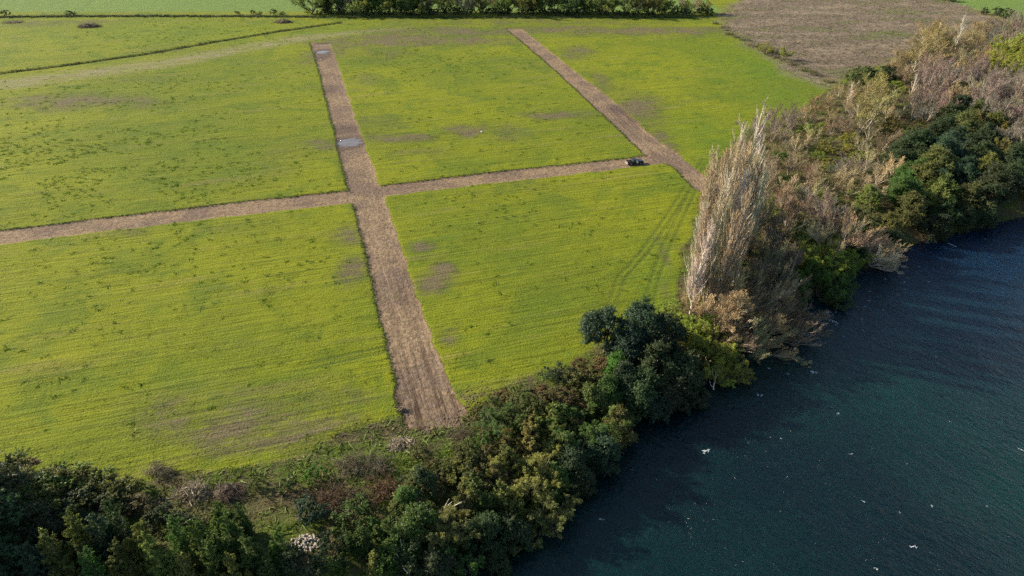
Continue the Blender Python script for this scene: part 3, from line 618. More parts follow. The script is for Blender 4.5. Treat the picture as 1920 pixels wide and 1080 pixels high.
for (px, py, H, t, wd) in [(12, 912, 6, 'olive', 1.2), (62, 918, 5, 'green', 1.4), (110, 912, 4.6, 'olive', 1.4), (150, 905, 4.2, 'lolive', 1.3), (182, 922, 4, 'olive', 1.4), (222, 930, 3.4, 'olive', 1.3), (258, 944, 2.8, 'rust', 1.3), (30, 950, 6.5, 'olive', 1.1), (-45, 950, 12, 'dark', 1.1),
                           (80, 955, 5, 'olive', 1.3), (-90, 930, 13, 'dark', 1.1), (-130, 1000, 14, 'dark', 1.1), (130, 950, 4, 'dark', 1.4), (190, 955, 3.4, 'dark', 1.3), (40, 895, 3.6, 'rust', 1.4), (-60, 1020, 13, 'dark', 1.1), (-170, 930, 14, 'dark', 1.1), (205, 905, 2.6, 'lolive', 1.3), (300, 965, 2.4, 'dark', 1.3), (340, 972, 2.2, 'dark', 1.3), (60, 1000, 7, 'dark', 1.1), (90, 905, 3.6, 'olive', 1.3),
                           (245, 915, 2.2, 'olive', 1.3), (0, 1000, 9, 'dark', 1.1), (-230, 980, 15, 'dark', 1.1), (-40, 890, 8, 'olive', 1.1)]:
    big = H > 6.2
    lk = ('tall ' if big else 'low ') + {'olive': 'olive', 'dark': 'dark', 'green': 'green', 'lolive': 'pale olive', 'rust': 'rust-brown'}[t] + (' evergreen tree' if big else ' shrub')
    plant('ever' if big else 'shrub', px, py, H, t, lk, 'in the shaded left corner thicket', wid=wd, group='dark trees and shrubs at the left corner')

# ---- the wood on the right: colours by the nearest of these crown centres
SEED = [(1745, 95, 'b', 'budding', 15), (1720, 120, 'b', 'budding', 12), (1690, 118, 'b', 'orange', 7), (1800, 85, 'p', 'pale', 17), (1790, 120, 'b', 'tan', 9), (1648, 124, 's', 'dark', 5), (1595, 138, 's', 'olive', 6), (1655, 152, 's', 'orange_s', 3), (1860, 80, 'b', 'greyp', 8),
        (1830, 78, 'b', 'orange', 7), (1775, 100, 'b', 'orange', 8), (1900, 112, 'w', 'yel', 12), (1850, 135, 'b', 'greyp', 10), (1885, 200, 'b', 'greyp', 12), (1905, 240, 'b', 'greyp', 11), (1760, 150, 'b', 'greyp', 12), (1690, 178, 'p', 'pale', 13), (1725, 200, 'b', 'greyp', 9),
        (1800, 175, 'b', 'tan', 8), (1830, 120, 'b', 'orange', 8), (1620, 165, 'b', 'orange', 4), (1595, 168, 'p', 'pale', 10), (1555, 190, 'b', 'orange', 4.5), (1520, 205, 'b', 'tan', 5), (1480, 232, 'b', 'greyp', 6), (1595, 215, 'b', 'greyp', 6), (1628, 215, 'b', 'budding', 12),
        (1680, 228, 's', 'ygold', 4), (1560, 240, 'b', 'brown', 6), (1505, 250, 'b', 'tan', 6), (1640, 262, 'b', 'brown', 7), (1680, 265, 'b', 'dbrown', 6), (1552, 275, 's', 'yel', 3), (1480, 285, 'b', 'brown', 6), (1590, 310, 'b', 'greyp', 7), (1520, 310, 'b', 'brown', 7), (1450, 290, 's', 'bright', 2.5),
        (1640, 300, 'b', 'tan', 7), (1600, 350, 'b', 'tan', 8), (1550, 335, 'b', 'tan', 8), (1665, 335, 'b', 'tan', 7), (1500, 350, 'b', 'tan', 8), (1445, 330, 'b', 'brown', 8), (1415, 375, 'w', 'yel', 6), (1490, 390, 'b', 'brown', 8), (1540, 380, 'b', 'greyp', 9), (1585, 385, 'b', 'greyp', 8),
        (1480, 440, 'b', 'brown', 9), (1510, 440, 's', 'yel', 3.5), (1540, 470, 'w', 'yel', 6), (1570, 500, 'w', 'bright', 6), (1565, 535, 'e', 'green', 6), (1470, 330, 's', 'bright', 3),
        (1430, 400, 's', 'bright', 4), (1465, 420, 's', 'yel', 4), (1515, 290, 's', 'yel', 3), (1540, 215, 's', 'yel', 3), (1610, 270, 's', 'lolive', 3.5), (1570, 360, 's', 'lolive', 4), (1620, 395, 's', 'olive', 5), (1650, 375, 'e', 'lolive', 6), (1530, 420, 's', 'bright', 3.5), (1500, 470, 's', 'yel', 4), (1700, 140, 's', 'yel', 3), (1820, 150, 's', 'olive', 4), (1730, 235, 's', 'lolive', 4), (1590, 250, 's', 'yel', 3),
        (1800, 215, 'e', 'dark', 8), (1760, 235, 'e', 'dark', 8), (1720, 280, 'e', 'dark', 8), (1780, 270, 'e', 'blue', 8), (1832, 240, 'e', 'olive', 8), (1850, 270, 'e', 'dark', 8), (1870, 262, 'w', 'ygold', 9), (1740, 320, 'e', 'olive', 8), (1805, 330, 'e', 'blue', 8), (1862, 318, 'e', 'lolive', 8),
        (1905, 330, 'e', 'dark', 8), (1700, 335, 'e', 'green', 8), (1690, 385, 'e', 'olive', 8), (1745, 360, 'e', 'lolive', 8), (1790, 365, 'e', 'olive', 8), (1850, 370, 'e', 'dark', 8), (1905, 375, 'e', 'green', 8), (1722, 412, 'e', 'lolive', 8), (1672, 425, 'e', 'olive', 7), (1745, 440, 'e', 'dark', 7),
        (1800, 420, 'e', 'dark', 7), (1660, 465, 'e', 'dark', 7), (1900, 405, 'e', 'dark', 7), (1690, 480, 'e', 'dark', 6), (1860, 405, 'e', 'dark', 7), (1960, 300, 'e', 'dark', 8), (1960, 180, 'b', 'greyp', 11), (1950, 90, 'b', 'greyp', 9)]
sx = np.array([[s[0], s[1]] for s in SEED], float)
pts = []
wp = WOOD; bb0 = np.array([40., 120.]); bb1 = np.array([420., 470.])
rr2 = np.random.RandomState(11); tries = 0
while tries < 14000:
    tries += 1
    q = bb0 + rr2.rand(2) * (bb1 - bb0)
    if pts and np.min(np.sum((np.array(pts)[:, :2] - q) ** 2, 1)) < (3.9 + .0055 * q[1]) ** 2: continue
    qx, qy = pix(q[0], q[1], 0)
    if qx < 1395 or qx > 2010 or qy < 40: continue
    if qx < 1470 and qy > 440: continue
    pts.append((q[0], q[1]))
PX = np.array(pts); ok = inside(PX[:, 0], PX[:, 1], WOOD); dd_ = sdist(PX[:, 0], PX[:, 1], river); wsd = -sdist(PX[:, 0], PX[:, 1], WOOD)
PX = PX[ok & (dd_ > 1.0) & (wsd > 1.5)]
hz_ = height(PX[:, 0], PX[:, 1]); edge_d = sdist(PX[:, 0], PX[:, 1], river)
LK = {'b': lambda t: LOOK[t], 'p': lambda t: 'slim pale bare poplar', 'e': lambda t: LOOK[t], 'w': lambda t: 'yellow-green young willow' if t == 'yel' else LOOK[t], 's': lambda t: {'orange_s': 'orange-brown shrub'}.get(t, LOOK.get(t, '').replace(' leafy tree', ' shrub').replace(' evergreen tree', ' shrub').replace(' tree', ' shrub'))}
TINT['orange_s'] = TINT['rust']
for (x, y), z0 in zip(PX, hz_):
    cx, cy = pix(x, y, z0 + 4.5)
    k = int(np.argmin(((sx[:, 0] - cx - random.gauss(0, 5)) * .9) ** 2 + ((sx[:, 1] - cy - random.gauss(0, 4)) * 1.3) ** 2)); _, _, kd, t, H = SEED[k]
    H = H * random.uniform(.8, 1.15)
    zn = 'deep in the right-hand wood' if cy < 150 else ('in the middle of the right-hand wood' if cy < 300 else 'on the river side of the right-hand wood')
    if cx < 1600 and cy < 330: zn = 'along the field side of the right-hand wood'
    kk = {'b': 'bare', 'p': 'pale', 'e': 'ever', 'w': 'willow', 's': 'shrub'}[kd]
    wid = {'pale': 1.5, 'bare': 1.4, 'ever': 1.15, 'willow': 1.0, 'shrub': 1.4}[kk]
    plant_xy(kk, x, y, z0, H, t, LK[kd](t), zn, wid=wid, group='trees of the right-hand wood')
    if kk == 'pale': SEED[k] = (SEED[k][0], SEED[k][1], 'b', 'tan', 6)          # one slim poplar per spot

# ---- the far tree row
xs = np.linspace(590, 1322, 54)
for i, px in enumerate(xs):
    t = random.choice(['hedge', 'hedge', 'green', 'lolive', 'lolive', 'yel', 'tan']) if not (800 < px < 930) else random.choice(['greyp', 'brown', 'hedge'])
    H = random.uniform(10.5, 17) * (.75 if px > 1250 else 1)
    kd = 'bare' if t in ('greyp', 'brown', 'tan') else ('ever' if px < 790 and random.random() < .6 else 'willow')
    plant(kd, px + random.uniform(-9, 9), 27 + random.uniform(-4.5, 1.5), H, t, {'yel': 'yellow-green', 'lolive': 'pale olive', 'green': 'mid-green', 'hedge': 'green'}[t] + ' budding tree' if kd != 'bare' else 'leafless brown tree', 'in the far tree row across the top', base=True, wid=1.15, group='trees of the far row')
for px in np.linspace(596, 1330, 44):
    plant('shrub', px + random.uniform(-6, 6), 28 + random.uniform(-2, 1.5), random.uniform(2.2, 4.6), 'dark', 'dark low shrub', 'under the far tree row', base=True, wid=1.5, group='shrubs under the far row')
for (px, py, H, t) in [(12, 30, 3.5, 'dark'), (130, 29, 3, 'dark'), (140, 29, 2.2, 'green'), (445, 27, 2.2, 'dark'), (475, 27, 2.6, 'dark'), (488, 28, 2, 'dark'), (513, 27, 3.2, 'dark'), (530, 28, 2, 'dark'), (578, 26, 3.6, 'yel')]:
    plant('shrub', px, py, H, t, 'lone dark shrub' if t != 'yel' else 'yellow-green shrub', 'on the far fence line at upper left', base=True, wid=1.2, group='shrubs on the far fence line')
for (px, py, H, t) in [(1435, 88, 5.5, 'yel'), (1470, 98, 6, 'yel'), (1452, 95, 3, 'lolive')]:
    plant('willow', px, py, H, t, 'round yellow-green bush', 'on the edge of the brown scrub field', wid=1.2, group='round bushes by the scrub field')
for (px, py, H) in [(1845, 27, 4), (1868, 30, 5), (1886, 34, 5.5), (1912, 41, 3.5), (1775, 2, 5), (1762, 0, 4), (1748, -2, 4), (1785, 4, 3)]:
    plant('shrub', px, py, H, 'dark', 'dark round shrub', 'by the green field at top right', base=True, wid=1.1, group='shrubs by the top right field')
for i in range(24):
    f = i / 23; px = 1342 + (1560 - 1342) * f; py = 44 + 112 * f ** .9
    plant('bramble', px + random.uniform(-5, 5), py + random.uniform(-3, 4), random.uniform(.8, 1.5), random.choice(['dbrown', 'brown', 'olive']), 'low brown bush', 'along the edge between field and scrub', base=True, wid=1.5, group='low bushes along the scrub edge')

# ------------------------------------------------------------------ ground cover that nobody could count
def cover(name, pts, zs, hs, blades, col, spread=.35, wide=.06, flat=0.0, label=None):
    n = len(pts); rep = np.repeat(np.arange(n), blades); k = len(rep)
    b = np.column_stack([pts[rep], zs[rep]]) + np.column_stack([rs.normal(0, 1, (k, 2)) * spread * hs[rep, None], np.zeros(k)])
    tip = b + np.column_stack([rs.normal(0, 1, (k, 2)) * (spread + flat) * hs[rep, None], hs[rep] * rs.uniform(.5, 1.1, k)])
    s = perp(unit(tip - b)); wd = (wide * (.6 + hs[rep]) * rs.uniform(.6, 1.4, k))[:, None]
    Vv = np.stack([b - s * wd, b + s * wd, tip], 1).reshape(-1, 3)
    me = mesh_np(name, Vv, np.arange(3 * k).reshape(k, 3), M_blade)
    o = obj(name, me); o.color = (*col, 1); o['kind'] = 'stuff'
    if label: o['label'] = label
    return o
def scatter(n, x0, x1, y0, y1, test, seed):
    r = np.random.RandomState(seed); x = r.uniform(x0, x1, n); y = np.exp(r.uniform(math.log(y0), math.log(y1), n))
    d = sdist(x, y, river); m = plan_masks(x, y, d); k = test(x, y, d, m)
    x, y, d = x[k], y[k], d[k]; m = {a: b[k] for a, b in m.items()}
    return np.column_stack([x, y]), height(x, y, d, m) - .03, m
# rank tufts in the pasture, thick in drifts
def f_tuft(x, y, d, m):
    dens = blobs(x, y, [(100, 300, 260, 90, 1.0), (300, 350, 340, 70, .6), (300, 180, 300, 50, .45), (820, 110, 170, 40, .6), (900, 230, 200, 40, .25), (960, 370, 250, 50, .2), (250, 500, 300, 60, .2), (420, 60, 500, 30, .35)])
    return (m['dirt'] < .3) & (m['bank'] < .3) & (m['scrub'] < .3) & (rs.rand(len(x)) < dens + .05) & (fbm(x, y, .09, 2, 12) > .42)
p, z, m = scatter(42000, -230, 140, 62, 430, f_tuft, 21)
cover('grass', p, z, np.random.RandomState(1).uniform(.14, .52, len(p)), 13, (.098, .155, .012), .75, .07, .4, 'dark green rank tufts in the pasture')
p, z, m = scatter(60000, -150, 110, 66, 260, lambda x, y, d, m: (m['dirt'] < .35) & (m['bank'] < .4) & (fbm(x, y, .2, 2, 13) > .45), 22)
cover('grass', p, z, np.random.RandomState(2).uniform(.06, .16, len(p)), 4, (.135, .160, .018), 1.8, .05, 1.0, 'short yellow-green grass of the pasture')
# turf lip along the tracks
lip = []
for P, segs in ((TR_main, range(0, 9)), (TR_cross, range(0, 8)), (TR_right, range(0, 5)), ):
    for i in segs:
        a, b = P[i], P[i + 1]; L = np.linalg.norm(b - a); nn = int(L * 5); t = rs.rand(nn)[:, None]; nrm = np.array([-(b - a)[1], (b - a)[0]]) / L
        lip.append(a + (b - a) * t + nrm * rs.normal(0.0, .35, (nn, 1)))
lip = np.concatenate(lip); ld = sdist(lip[:, 0], lip[:, 1], river); lm = plan_masks(lip[:, 0], lip[:, 1], ld); kk = (lm['dirt'] > .25) & (lm['dirt'] < .62)
cover('grass', lip[kk], height(lip[kk, 0], lip[kk, 1]), rs.uniform(.08, .26, kk.sum()), 6, (.085, .115, .022), .8, .07, .3, 'ragged turf edge along the dirt tracks')
# ditch and fence-line rank grass
def along(P, per, wid, seed):
    r = np.random.RandomState(seed); o_ = []
    for i in range(len(P) - 1):
        a, b = P[i], P[i + 1]; L = np.linalg.norm(b - a); nn = int(L * per); nrm = np.array([-(b - a)[1], (b - a)[0]]) / L
        o_.append(a + (b - a) * r.rand(nn, 1) + nrm * r.normal(0, wid, (nn, 1)))
    return np.concatenate(o_)
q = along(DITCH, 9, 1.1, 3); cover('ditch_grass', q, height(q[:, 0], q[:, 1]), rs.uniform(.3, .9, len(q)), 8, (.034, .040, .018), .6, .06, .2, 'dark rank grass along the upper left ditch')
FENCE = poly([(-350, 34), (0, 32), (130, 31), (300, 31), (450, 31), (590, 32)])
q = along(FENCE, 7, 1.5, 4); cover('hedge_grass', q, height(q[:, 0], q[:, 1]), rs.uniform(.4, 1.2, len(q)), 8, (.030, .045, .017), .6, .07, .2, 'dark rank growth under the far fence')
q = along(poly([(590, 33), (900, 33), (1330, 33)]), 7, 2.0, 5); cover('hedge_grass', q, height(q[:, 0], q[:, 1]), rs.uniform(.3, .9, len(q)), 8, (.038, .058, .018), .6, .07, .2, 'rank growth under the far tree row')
# undergrowth of wood and clearing
p, z, m = scatter(60000, -160, 300, 58, 330, lambda x, y, d, m: (m['bank'] > .5) & (d > 1), 31)
g = fbm(p[:, 0], p[:, 1], .16, 3, 15)
for sel, col, nm, lb in ((g > .50, (.110, .160, .020), 'undergrowth', 'green rough grass and herbs of the clearing and wood'), ((g > .42) & (g <= .50), (.125, .125, .040), 'undergrowth', 'olive and straw rough grass of the clearing and wood'), (g <= .42, (.110, .082, .048), 'undergrowth', 'brown dead growth of the clearing and wood')):
    cover(nm, p[sel], z[sel], rs.uniform(.15, .75, sel.sum()), 7, col, .75, .07, .4, lb)
p, z, m = scatter(60000, 20, 420, 110, 440, lambda x, y, d, m: (m['bank'] > .6) & (d > 0) & (m['woodsd'] < -2), 32)
pq = pix(p[:, 0], p[:, 1], 0); sel = pq[0] > 1330; p, z = p[sel], z[sel]; g = fbm(p[:, 0], p[:, 1], .1, 3, 19)
cover('thicket', p[g > .5], z[g > .5], rs.uniform(.8, 2.4, (g > .5).sum()), 7, (.23, .155, .10), .5, .012, .2, 'tan leafless thicket between the trees of the wood')
cover('thicket', p[g <= .5], z[g <= .5], rs.uniform(.6, 2.0, (g <= .5).sum()), 7, (.13, .10, .06), .5, .014, .2, 'brown leafless thicket between the trees of the wood')
# scrub of the brown field
p, z, m = scatter(42000, 100, 430, 200, 520, lambda x, y, d, m: (m['scrub'] > .45), 41)
g = fbm(p[:, 0], p[:, 1], .06, 3, 16) 
cover('scrub_growth', p[g <= .58], z[g <= .58], rs.uniform(.25, .8, (g <= .58).sum()), 6, (.185, .148, .108), .8, .07, .5, 'brown purple dry scrub of the far field')
cover('scrub_growth', p[g > .58], z[g > .58], rs.uniform(.2, .6, (g > .58).sum()), 6, (.105, .105, .045), .8, .07, .5, 'greenish growth in the dry scrub field')

# ------------------------------------------------------------------ clods and torn turf round the track end
M_clod = plain('clod_soil', (.085, .068, .040), .95, 0, .2, .4, 3, .05)
def blob_mesh(name, r, seed, mat, sub=2, flat=1.0, rough=.25):
    bm = bmesh.new(); bmesh.ops.create_icosphere(bm, subdivisions=sub, radius=r); q = np.random.RandomState(seed)
    for v_ in bm.verts: v_.co *= 1 + rough * (q.rand() - .5) * 2; v_.co.z *= flat
    return bm_mesh(name, bm, mat)
clv, clf, off = [], [], 0
base = [blob_mesh('c', .3, s, None, 1, .6, .35) for s in range(4)]
BV = [np.array([v_.co[:] for v_ in b.vertices]) for b in base]; BF = [np.array([p_.vertices[:] for p_ in b.polygons]) for b in base]
for (cx, cy, rx, ry, n) in [(860, 785, 30, 14, 150), (800, 808, 50, 8, 160), (750, 790, 16, 25, 90), (700, 800, 45, 8, 60), (920, 735, 45, 8, 70), (880, 755, 18, 18, 80)]:
    for _ in range(n):
        P = at(cx + random.gauss(0, rx * .6), cy + random.gauss(0, ry * .6)); k = random.randrange(4); s = random.uniform(.12, .75) ** 1.2
        zz = float(height(np.array([P[0]]), np.array([P[1]]))[0]); clv.append(BV[k] * s + [P[0], P[1], zz]); clf.append(BF[k] + off); off += len(BV[k])
o = obj('soil_clods', mesh_np('soil_clods', np.concatenate(clv), np.concatenate(clf), M_clod)); o['kind'] = 'stuff'; o['label'] = 'torn clods and turf at the river end of the wide track'

def brush_pile(px, py, rad, hgt, n, tint, label, seed):
    P = at(px, py); z = float(height(np.array([P[0]]), np.array([P[1]]))[0]); t = thing('brush_pile', label, 'brush pile', (P[0], P[1], z), 0, 'heaps of cut brush')
    r = np.random.RandomState(seed)
    a = r.uniform(0, 6.28, n); rr = rad * np.sqrt(r.rand(n)); c = np.stack([rr * np.cos(a), rr * np.sin(a) * .7, hgt * (1 - (rr / rad) ** 1.5) * r.rand(n)], 1)
    d = unit(rdir(n, r) * [1, 1, .35]); L = rad * r.uniform(.15, .55, n)[:, None]
    o1 = obj('branch', mesh_np('brush_branch', *tubes(c[:n // 3] - d[:n // 3] * L[:n // 3], c[:n // 3] + d[:n // 3] * L[:n // 3], np.full(n // 3, .06), np.full(n // 3, .02), 4), M_bark), t); o1.color = (*TINT[tint][1], 1); o1['kind'] = 'stuff'
    p0 = c + r.normal(0, .15, c.shape); o2 = obj('twigs', mesh_np('brush_twigs', *strips(np.repeat(p0, 5, 0), np.repeat(p0, 5, 0) + rdir(n * 5, r) * [.8, .8, .5] * rad * .25, np.full(n * 5, .022), np.full(n * 5, .01)), M_twig), t); o2.color = (*TINT[tint][0], 1); o2['kind'] = 'stuff'
    bm = bmesh.new(); bmesh.ops.create_icosphere(bm, subdivisions=3, radius=1)
    for v_ in bm.verts:
        k = .8 + .4 * r.rand(); v_.co = Vector((v_.co.x * rad * .75 * k, v_.co.y * rad * .5 * k, max(v_.co.z, -.2) * hgt * .6 * k))
    obj('litter_mound', bm_mesh('litter_mound', bm, M_clod), t)
brush_pile(168, 50, 6.5, 2.6, 300, 'dbrown', 'long dark brush heap near the upper left fence', 1)
brush_pile(532, 42, 5.5, 2.4, 260, 'dbrown', 'dark brush heap beside the upper end of the ditch', 2)
brush_pile(25, 42, 6, .8, 120, 'dbrown', 'low flat brush heap at the far left edge', 3)
brush_pile(757, 832, 2.2, .9, 220, 'brown', 'heap of cut branches below the wide track end', 4)
brush_pile(362, 925, 2.6, 1.1, 220, 'brown', 'tangle of branches at the edge of the left thicket shadow', 5)
brush_pile(425, 925, 2.2, .9, 150, 'dbrown', 'dark tangle right of the left thicket shadow', 6)
brush_pile(752, 768, 1.1, .8, 60, 'dbrown', 'small dark root heap at the left edge of the wide track', 7)

# stones
M_stone = plain('pale_stone', (.33, .29, .25), .85, 0, .3, .3, 2, .02)
P = at(578, 1022, -.5); z = float(height(np.array([P[0]]), np.array([P[1]]))[0])
t = thing('stone_pile', 'heap of pale rubble stones in the bottom clearing', 'stone pile', (P[0], P[1], z))
sm = [blob_mesh('stone', .24, 50 + i, M_stone, 1, .65, .4) for i in range(5)]
for i in range(170):
    a = random.uniform(0, 6.28); rr = random.random() ** .5; x = 2.3 * rr * math.cos(a); y = 1.3 * rr * math.sin(a)
    o = obj('stone', sm[i % 5], t, (x, y, -.02 + .45 * (1 - rr) * random.random())); s = random.uniform(.35, 1.3); o.scale = (s, s, s); o.rotation_euler = (random.random() * 3, random.random() * 3, random.random() * 3)

# dead pale trunk on the bank
def limb_obj(name, pts, r0, r1, mat, parent, col, k=7):
    pts = np.array(pts, float); n = len(pts) - 1; rad = np.linspace(r0, r1, n + 1)
    o = obj(name, mesh_np(name, *tubes(pts[:-1], pts[1:], rad[:-1], rad[1:], k), mat, True), parent); o.color = (*col, 1); return o
def dead_tree(px, py, zc, S, label, rz=0):
    z0 = 0
    for _ in range(4):
        P = at(px, py, z0); z0 = float(height(np.array([P[0]]), np.array([P[1]]))[0])
    t = thing('dead_tree', label, 'tree', (P[0], P[1], z0), rz, 'dead pale trees on the bank')
    c = (.62, .56, .47)
    limb_obj('trunk', [(0, 0, 0), (.1, 0, 2 * S), (.3, .2, 3.6 * S), (1.2, .3, 5.2 * S), (2.0, .6, 6.6 * S), (3.4, .8, 7.6 * S)], .2, .05, M_bark, t, c)
    limb_obj('branch', [(.3, .2, 3.6 * S), (-.8, .1, 4.6 * S), (-1.2, .4, 5.6 * S), (-.8, .8, 6.5 * S)], .10, .03, M_bark, t, c, 5)
    limb_obj('branch', [(1.2, .3, 5.2 * S), (1.1, .9, 6.4 * S), (1.7, 1.2, 7.8 * S)], .09, .03, M_bark, t, c, 5)
    limb_obj('branch', [(.1, 0, 2 * S), (1.3, -.5, 2.5 * S), (2.0, -.9, 2.2 * S)], .08, .03, M_bark, t, c, 5)
    limb_obj('branch', [(2.0, .6, 6.6 * S), (1.6, .2, 7.6 * S), (2.2, .1, 8.6 * S)], .05, .02, M_bark, t, c, 5)
dead_tree(822, 1012, 0, .85, 'broken white dead trunk at the bottom bank below the wide track')
dead_tree(1335, 745, 0, .62, 'pale crooked dead branches low over the water by the willow', 1.0)
dead_tree(770, 1100, 0, .8, 'thin pale dead stems at the bottom edge of the frame', 2.0)

# ------------------------------------------------------------------ fences
M_post = plain('fence_wood', (.20, .17, .14), .9); M_wire = plain('fence_wire', (.3, .3, .3), .5, .8)
def fence(P, label, step=4.0):
    t = thing('fence', label, 'fence', (P[0][0], P[0][1], 0), 0)
    bm = bmesh.new(); bmesh.ops.create_cone(bm, cap_ends=True, segments=6, radius1=.09, radius2=.07, depth=1.5); pm = bm_mesh('fence_post', bm, M_post)
    wires = [[] for _ in range(3)]; n = 0
    for i in range(len(P) - 1):
        a, b = P[i], P[i + 1]; L = np.linalg.norm(b - a)
        for s in np.arange(0, L, step):
            q = a + (b - a) * s / L; z = float(height(np.array([q[0]]), np.array([q[1]]))[0])
            o = obj('post', pm, t, (q[0] - P[0][0], q[1] - P[0][1], z + .7)); o.rotation_euler = (random.uniform(-.05, .05), random.uniform(-.05, .05), 0)
            for k in range(3): wires[k].append((q[0] - P[0][0], q[1] - P[0][1], z + .45 + .4 * k))
    for k in range(3):
        p_ = np.array(wires[k]); r_ = np.full(len(p_) - 1, .008); obj('wire', mesh_np('wire', *tubes(p_[:-1], p_[1:], r_, r_, 3), M_wire), t)
fence(FENCE[1:], 'post and wire fence along the dark strip at upper left')
fence(poly([(1342, 42), (1400, 80), (1440, 113), (1500, 147), (1560, 165)]), 'post and wire fence between pasture and brown scrub', 5)
fence(poly([(1725, -12), (1790, 8), (1870, 32), (1960, 62)]), 'post and wire fence at the top right green field', 5)

# ------------------------------------------------------------------ small markers
M_white = plain('white_plastic', (.8, .8, .77), .5, 0, .4, .05)
P = at(903, 249); z = float(height(np.array([P[0]]), np.array([P[1]]))[0])
bm = bmesh.new(); bmesh.ops.create_icosphere(bm, subdivisions=3, radius=.27)
for v_ in bm.verts: v_.co.z = max(v_.co.z, -.3) * (1.25 if v_.co.z > 0 else 1); v_.co.x *= 1 + .2 * math.sin(v_.co.z * 9); v_.co.y *= .7
o = obj('white_bag', bm_mesh('white_bag', bm, M_white, True), None, (P[0], P[1], z + .3)); o['label'] = 'small white bag alone in the middle pasture'; o['category'] = 'bag'
P = at(649, 358); z = float(height(np.array([P[0]]), np.array([P[1]]))[0])
t = thing('survey_stake', 'orange-topped survey stake at the corner where the tracks cross', 'stake', (P[0], P[1], z))
bm = bmesh.new(); bmesh.ops.create_cube(bm, size=1, matrix=Matrix.Translation((0, 0, .45)) @ Matrix.Diagonal((.09, .09, .9, 1))); obj('stake', bm_mesh('stake', bm, M_post), t)
bm = bmesh.new(); bmesh.ops.create_cube(bm, size=1, matrix=Matrix.Translation((0, 0, .98)) @ Matrix.Diagonal((.2, .12, .2, 1))); obj('painted_top', bm_mesh('painted_top', bm, plain('orange_paint', (.8, .35, .08), .5)), t)

# ------------------------------------------------------------------ pickup
M_navy = plain('navy_paint', (.008, .011, .020), .30, 0, .5, .1, 1); M_glass = plain('dark_glass', (.012, .015, .018), .05, 0, .6, .1); M_rub = plain('tyre_rubber', (.02, .02, .02), .85)
M_chrome = plain('chrome', (.28, .29, .31), .35, 1); M_alloy = plain('alloy', (.30, .31, .33), .4, .6); M_trim = plain('black_trim', (.018, .018, .02), .6); M_red = plain('tail_lamp', (.35, .02, .015), .3); M_lamp = plain('lamp_glass', (.7, .72, .74), .1)
M_liner = plain('bed_liner', (.02, .02, .022), .7)
def prism(prof, w0, w1=None, bev=.03):
    """side profile (x,z) extruded across y from -w0 to w0; w1 gives the half width of points above the waist"""
    bm = bmesh.new(); wf = w1 or (lambda z: w0)
    L = [bm.verts.new((x, -wf(z), z)) for x, z in prof]; Rr = [bm.verts.new((x, wf(z), z)) for x, z in prof]; n = len(prof)
    bm.faces.new(L[::-1]); bm.faces.new(Rr)
    for i in range(n): bm.faces.new((L[i], L[(i + 1) % n], Rr[(i + 1) % n], Rr[i]))
    bmesh.ops.recalc_face_normals(bm, faces=bm.faces[:])
    if bev: bmesh.ops.bevel(bm, geom=bm.edges[:], offset=bev, segments=2, affect='EDGES', clamp_overlap=True)
    return bm
def box(x0, x1, y0, y1, z0, z1, bev=.015):
    bm = bmesh.new(); bmesh.ops.create_cube(bm, size=1, matrix=Matrix.Translation(((x0 + x1) / 2, (y0 + y1) / 2, (z0 + z1) / 2)) @ Matrix.Diagonal((x1 - x0, y1 - y0, z1 - z0, 1)))
    if bev: bmesh.ops.bevel(bm, geom=bm.edges[:], offset=bev, segments=2, affect='EDGES', clamp_overlap=True)
    return bm
def arc(cx, cz, r, a0, a1, n=9): return [(cx + r * math.cos(R(a0 + (a1 - a0) * i / n)), cz + r * math.sin(R(a0 + (a1 - a0) * i / n))) for i in range(n + 1)]
pc = at(1189.5, 306); pz = float(height(np.array([pc[0]]), np.array([pc[1]]))[0])
car = thing('pickup_truck', 'dark navy double-cab pickup parked on the dirt track', 'pickup truck', (pc[0], pc[1], pz + .02), R(17.5))
FW, RW = 1.62, -1.50
body = [(2.62, .42), (2.66, .62), (2.60, .92), (2.45, 1.03), (1.15, 1.14), (-.95, 1.14), (-.95, .42)] + [(RW + .5, .42)]
prof = [(2.55, .40), (2.66, .60), (2.62, .90), (2.48, 1.02), (1.20, 1.12), (-.88, 1.12), (-.88, .42), (FW - .50, .42)] + arc(FW, .42, .46, 180, 0)[1:-1] + [(FW + .50, .42)]
obj('body', bm_mesh('pickup_body', prism(prof, .90), M_navy), car)
# load bed: two sides with arches, floor, front wall
bprof = [(-.90, .42), (-.90, 1.14), (-2.58, 1.14), (-2.58, .48), (RW - .50, .42)] + arc(RW, .42, .46, 180, 0)[1:-1] + [(RW + .50, .42)]
for s in (-1, 1):
    bm = prism(bprof, .05, None, .01); bmesh.ops.translate(bm, vec=(0, s * .86, 0), verts=bm.verts[:]); obj('bed_side', bm_mesh('bed_side', bm, M_navy), car)
bd = obj('bed_floor', bm_mesh('bed_floor', box(-2.56, -.89, -.80, .80, .58, .66), M_liner), car)
tg = obj('tailgate', bm_mesh('tailgate', box(-2.66, -2.585, -.82, .82, .55, 1.13), M_alloy), car); obj('handle', bm_mesh('handle', box(-2.70, -2.66, -.12, .12, .92, .99, .01), M_chrome), tg)
def cabw(z): return .89 if z < 1.16 else .89 - (z - 1.16) * .30
obj('cab', bm_mesh('cab', prism([(1.18, 1.125), (.45, 1.66), (.25, 1.71), (-.55, 1.71), (-.72, 1.66), (-.87, 1.125)], .89, cabw, .03), M_navy), car)
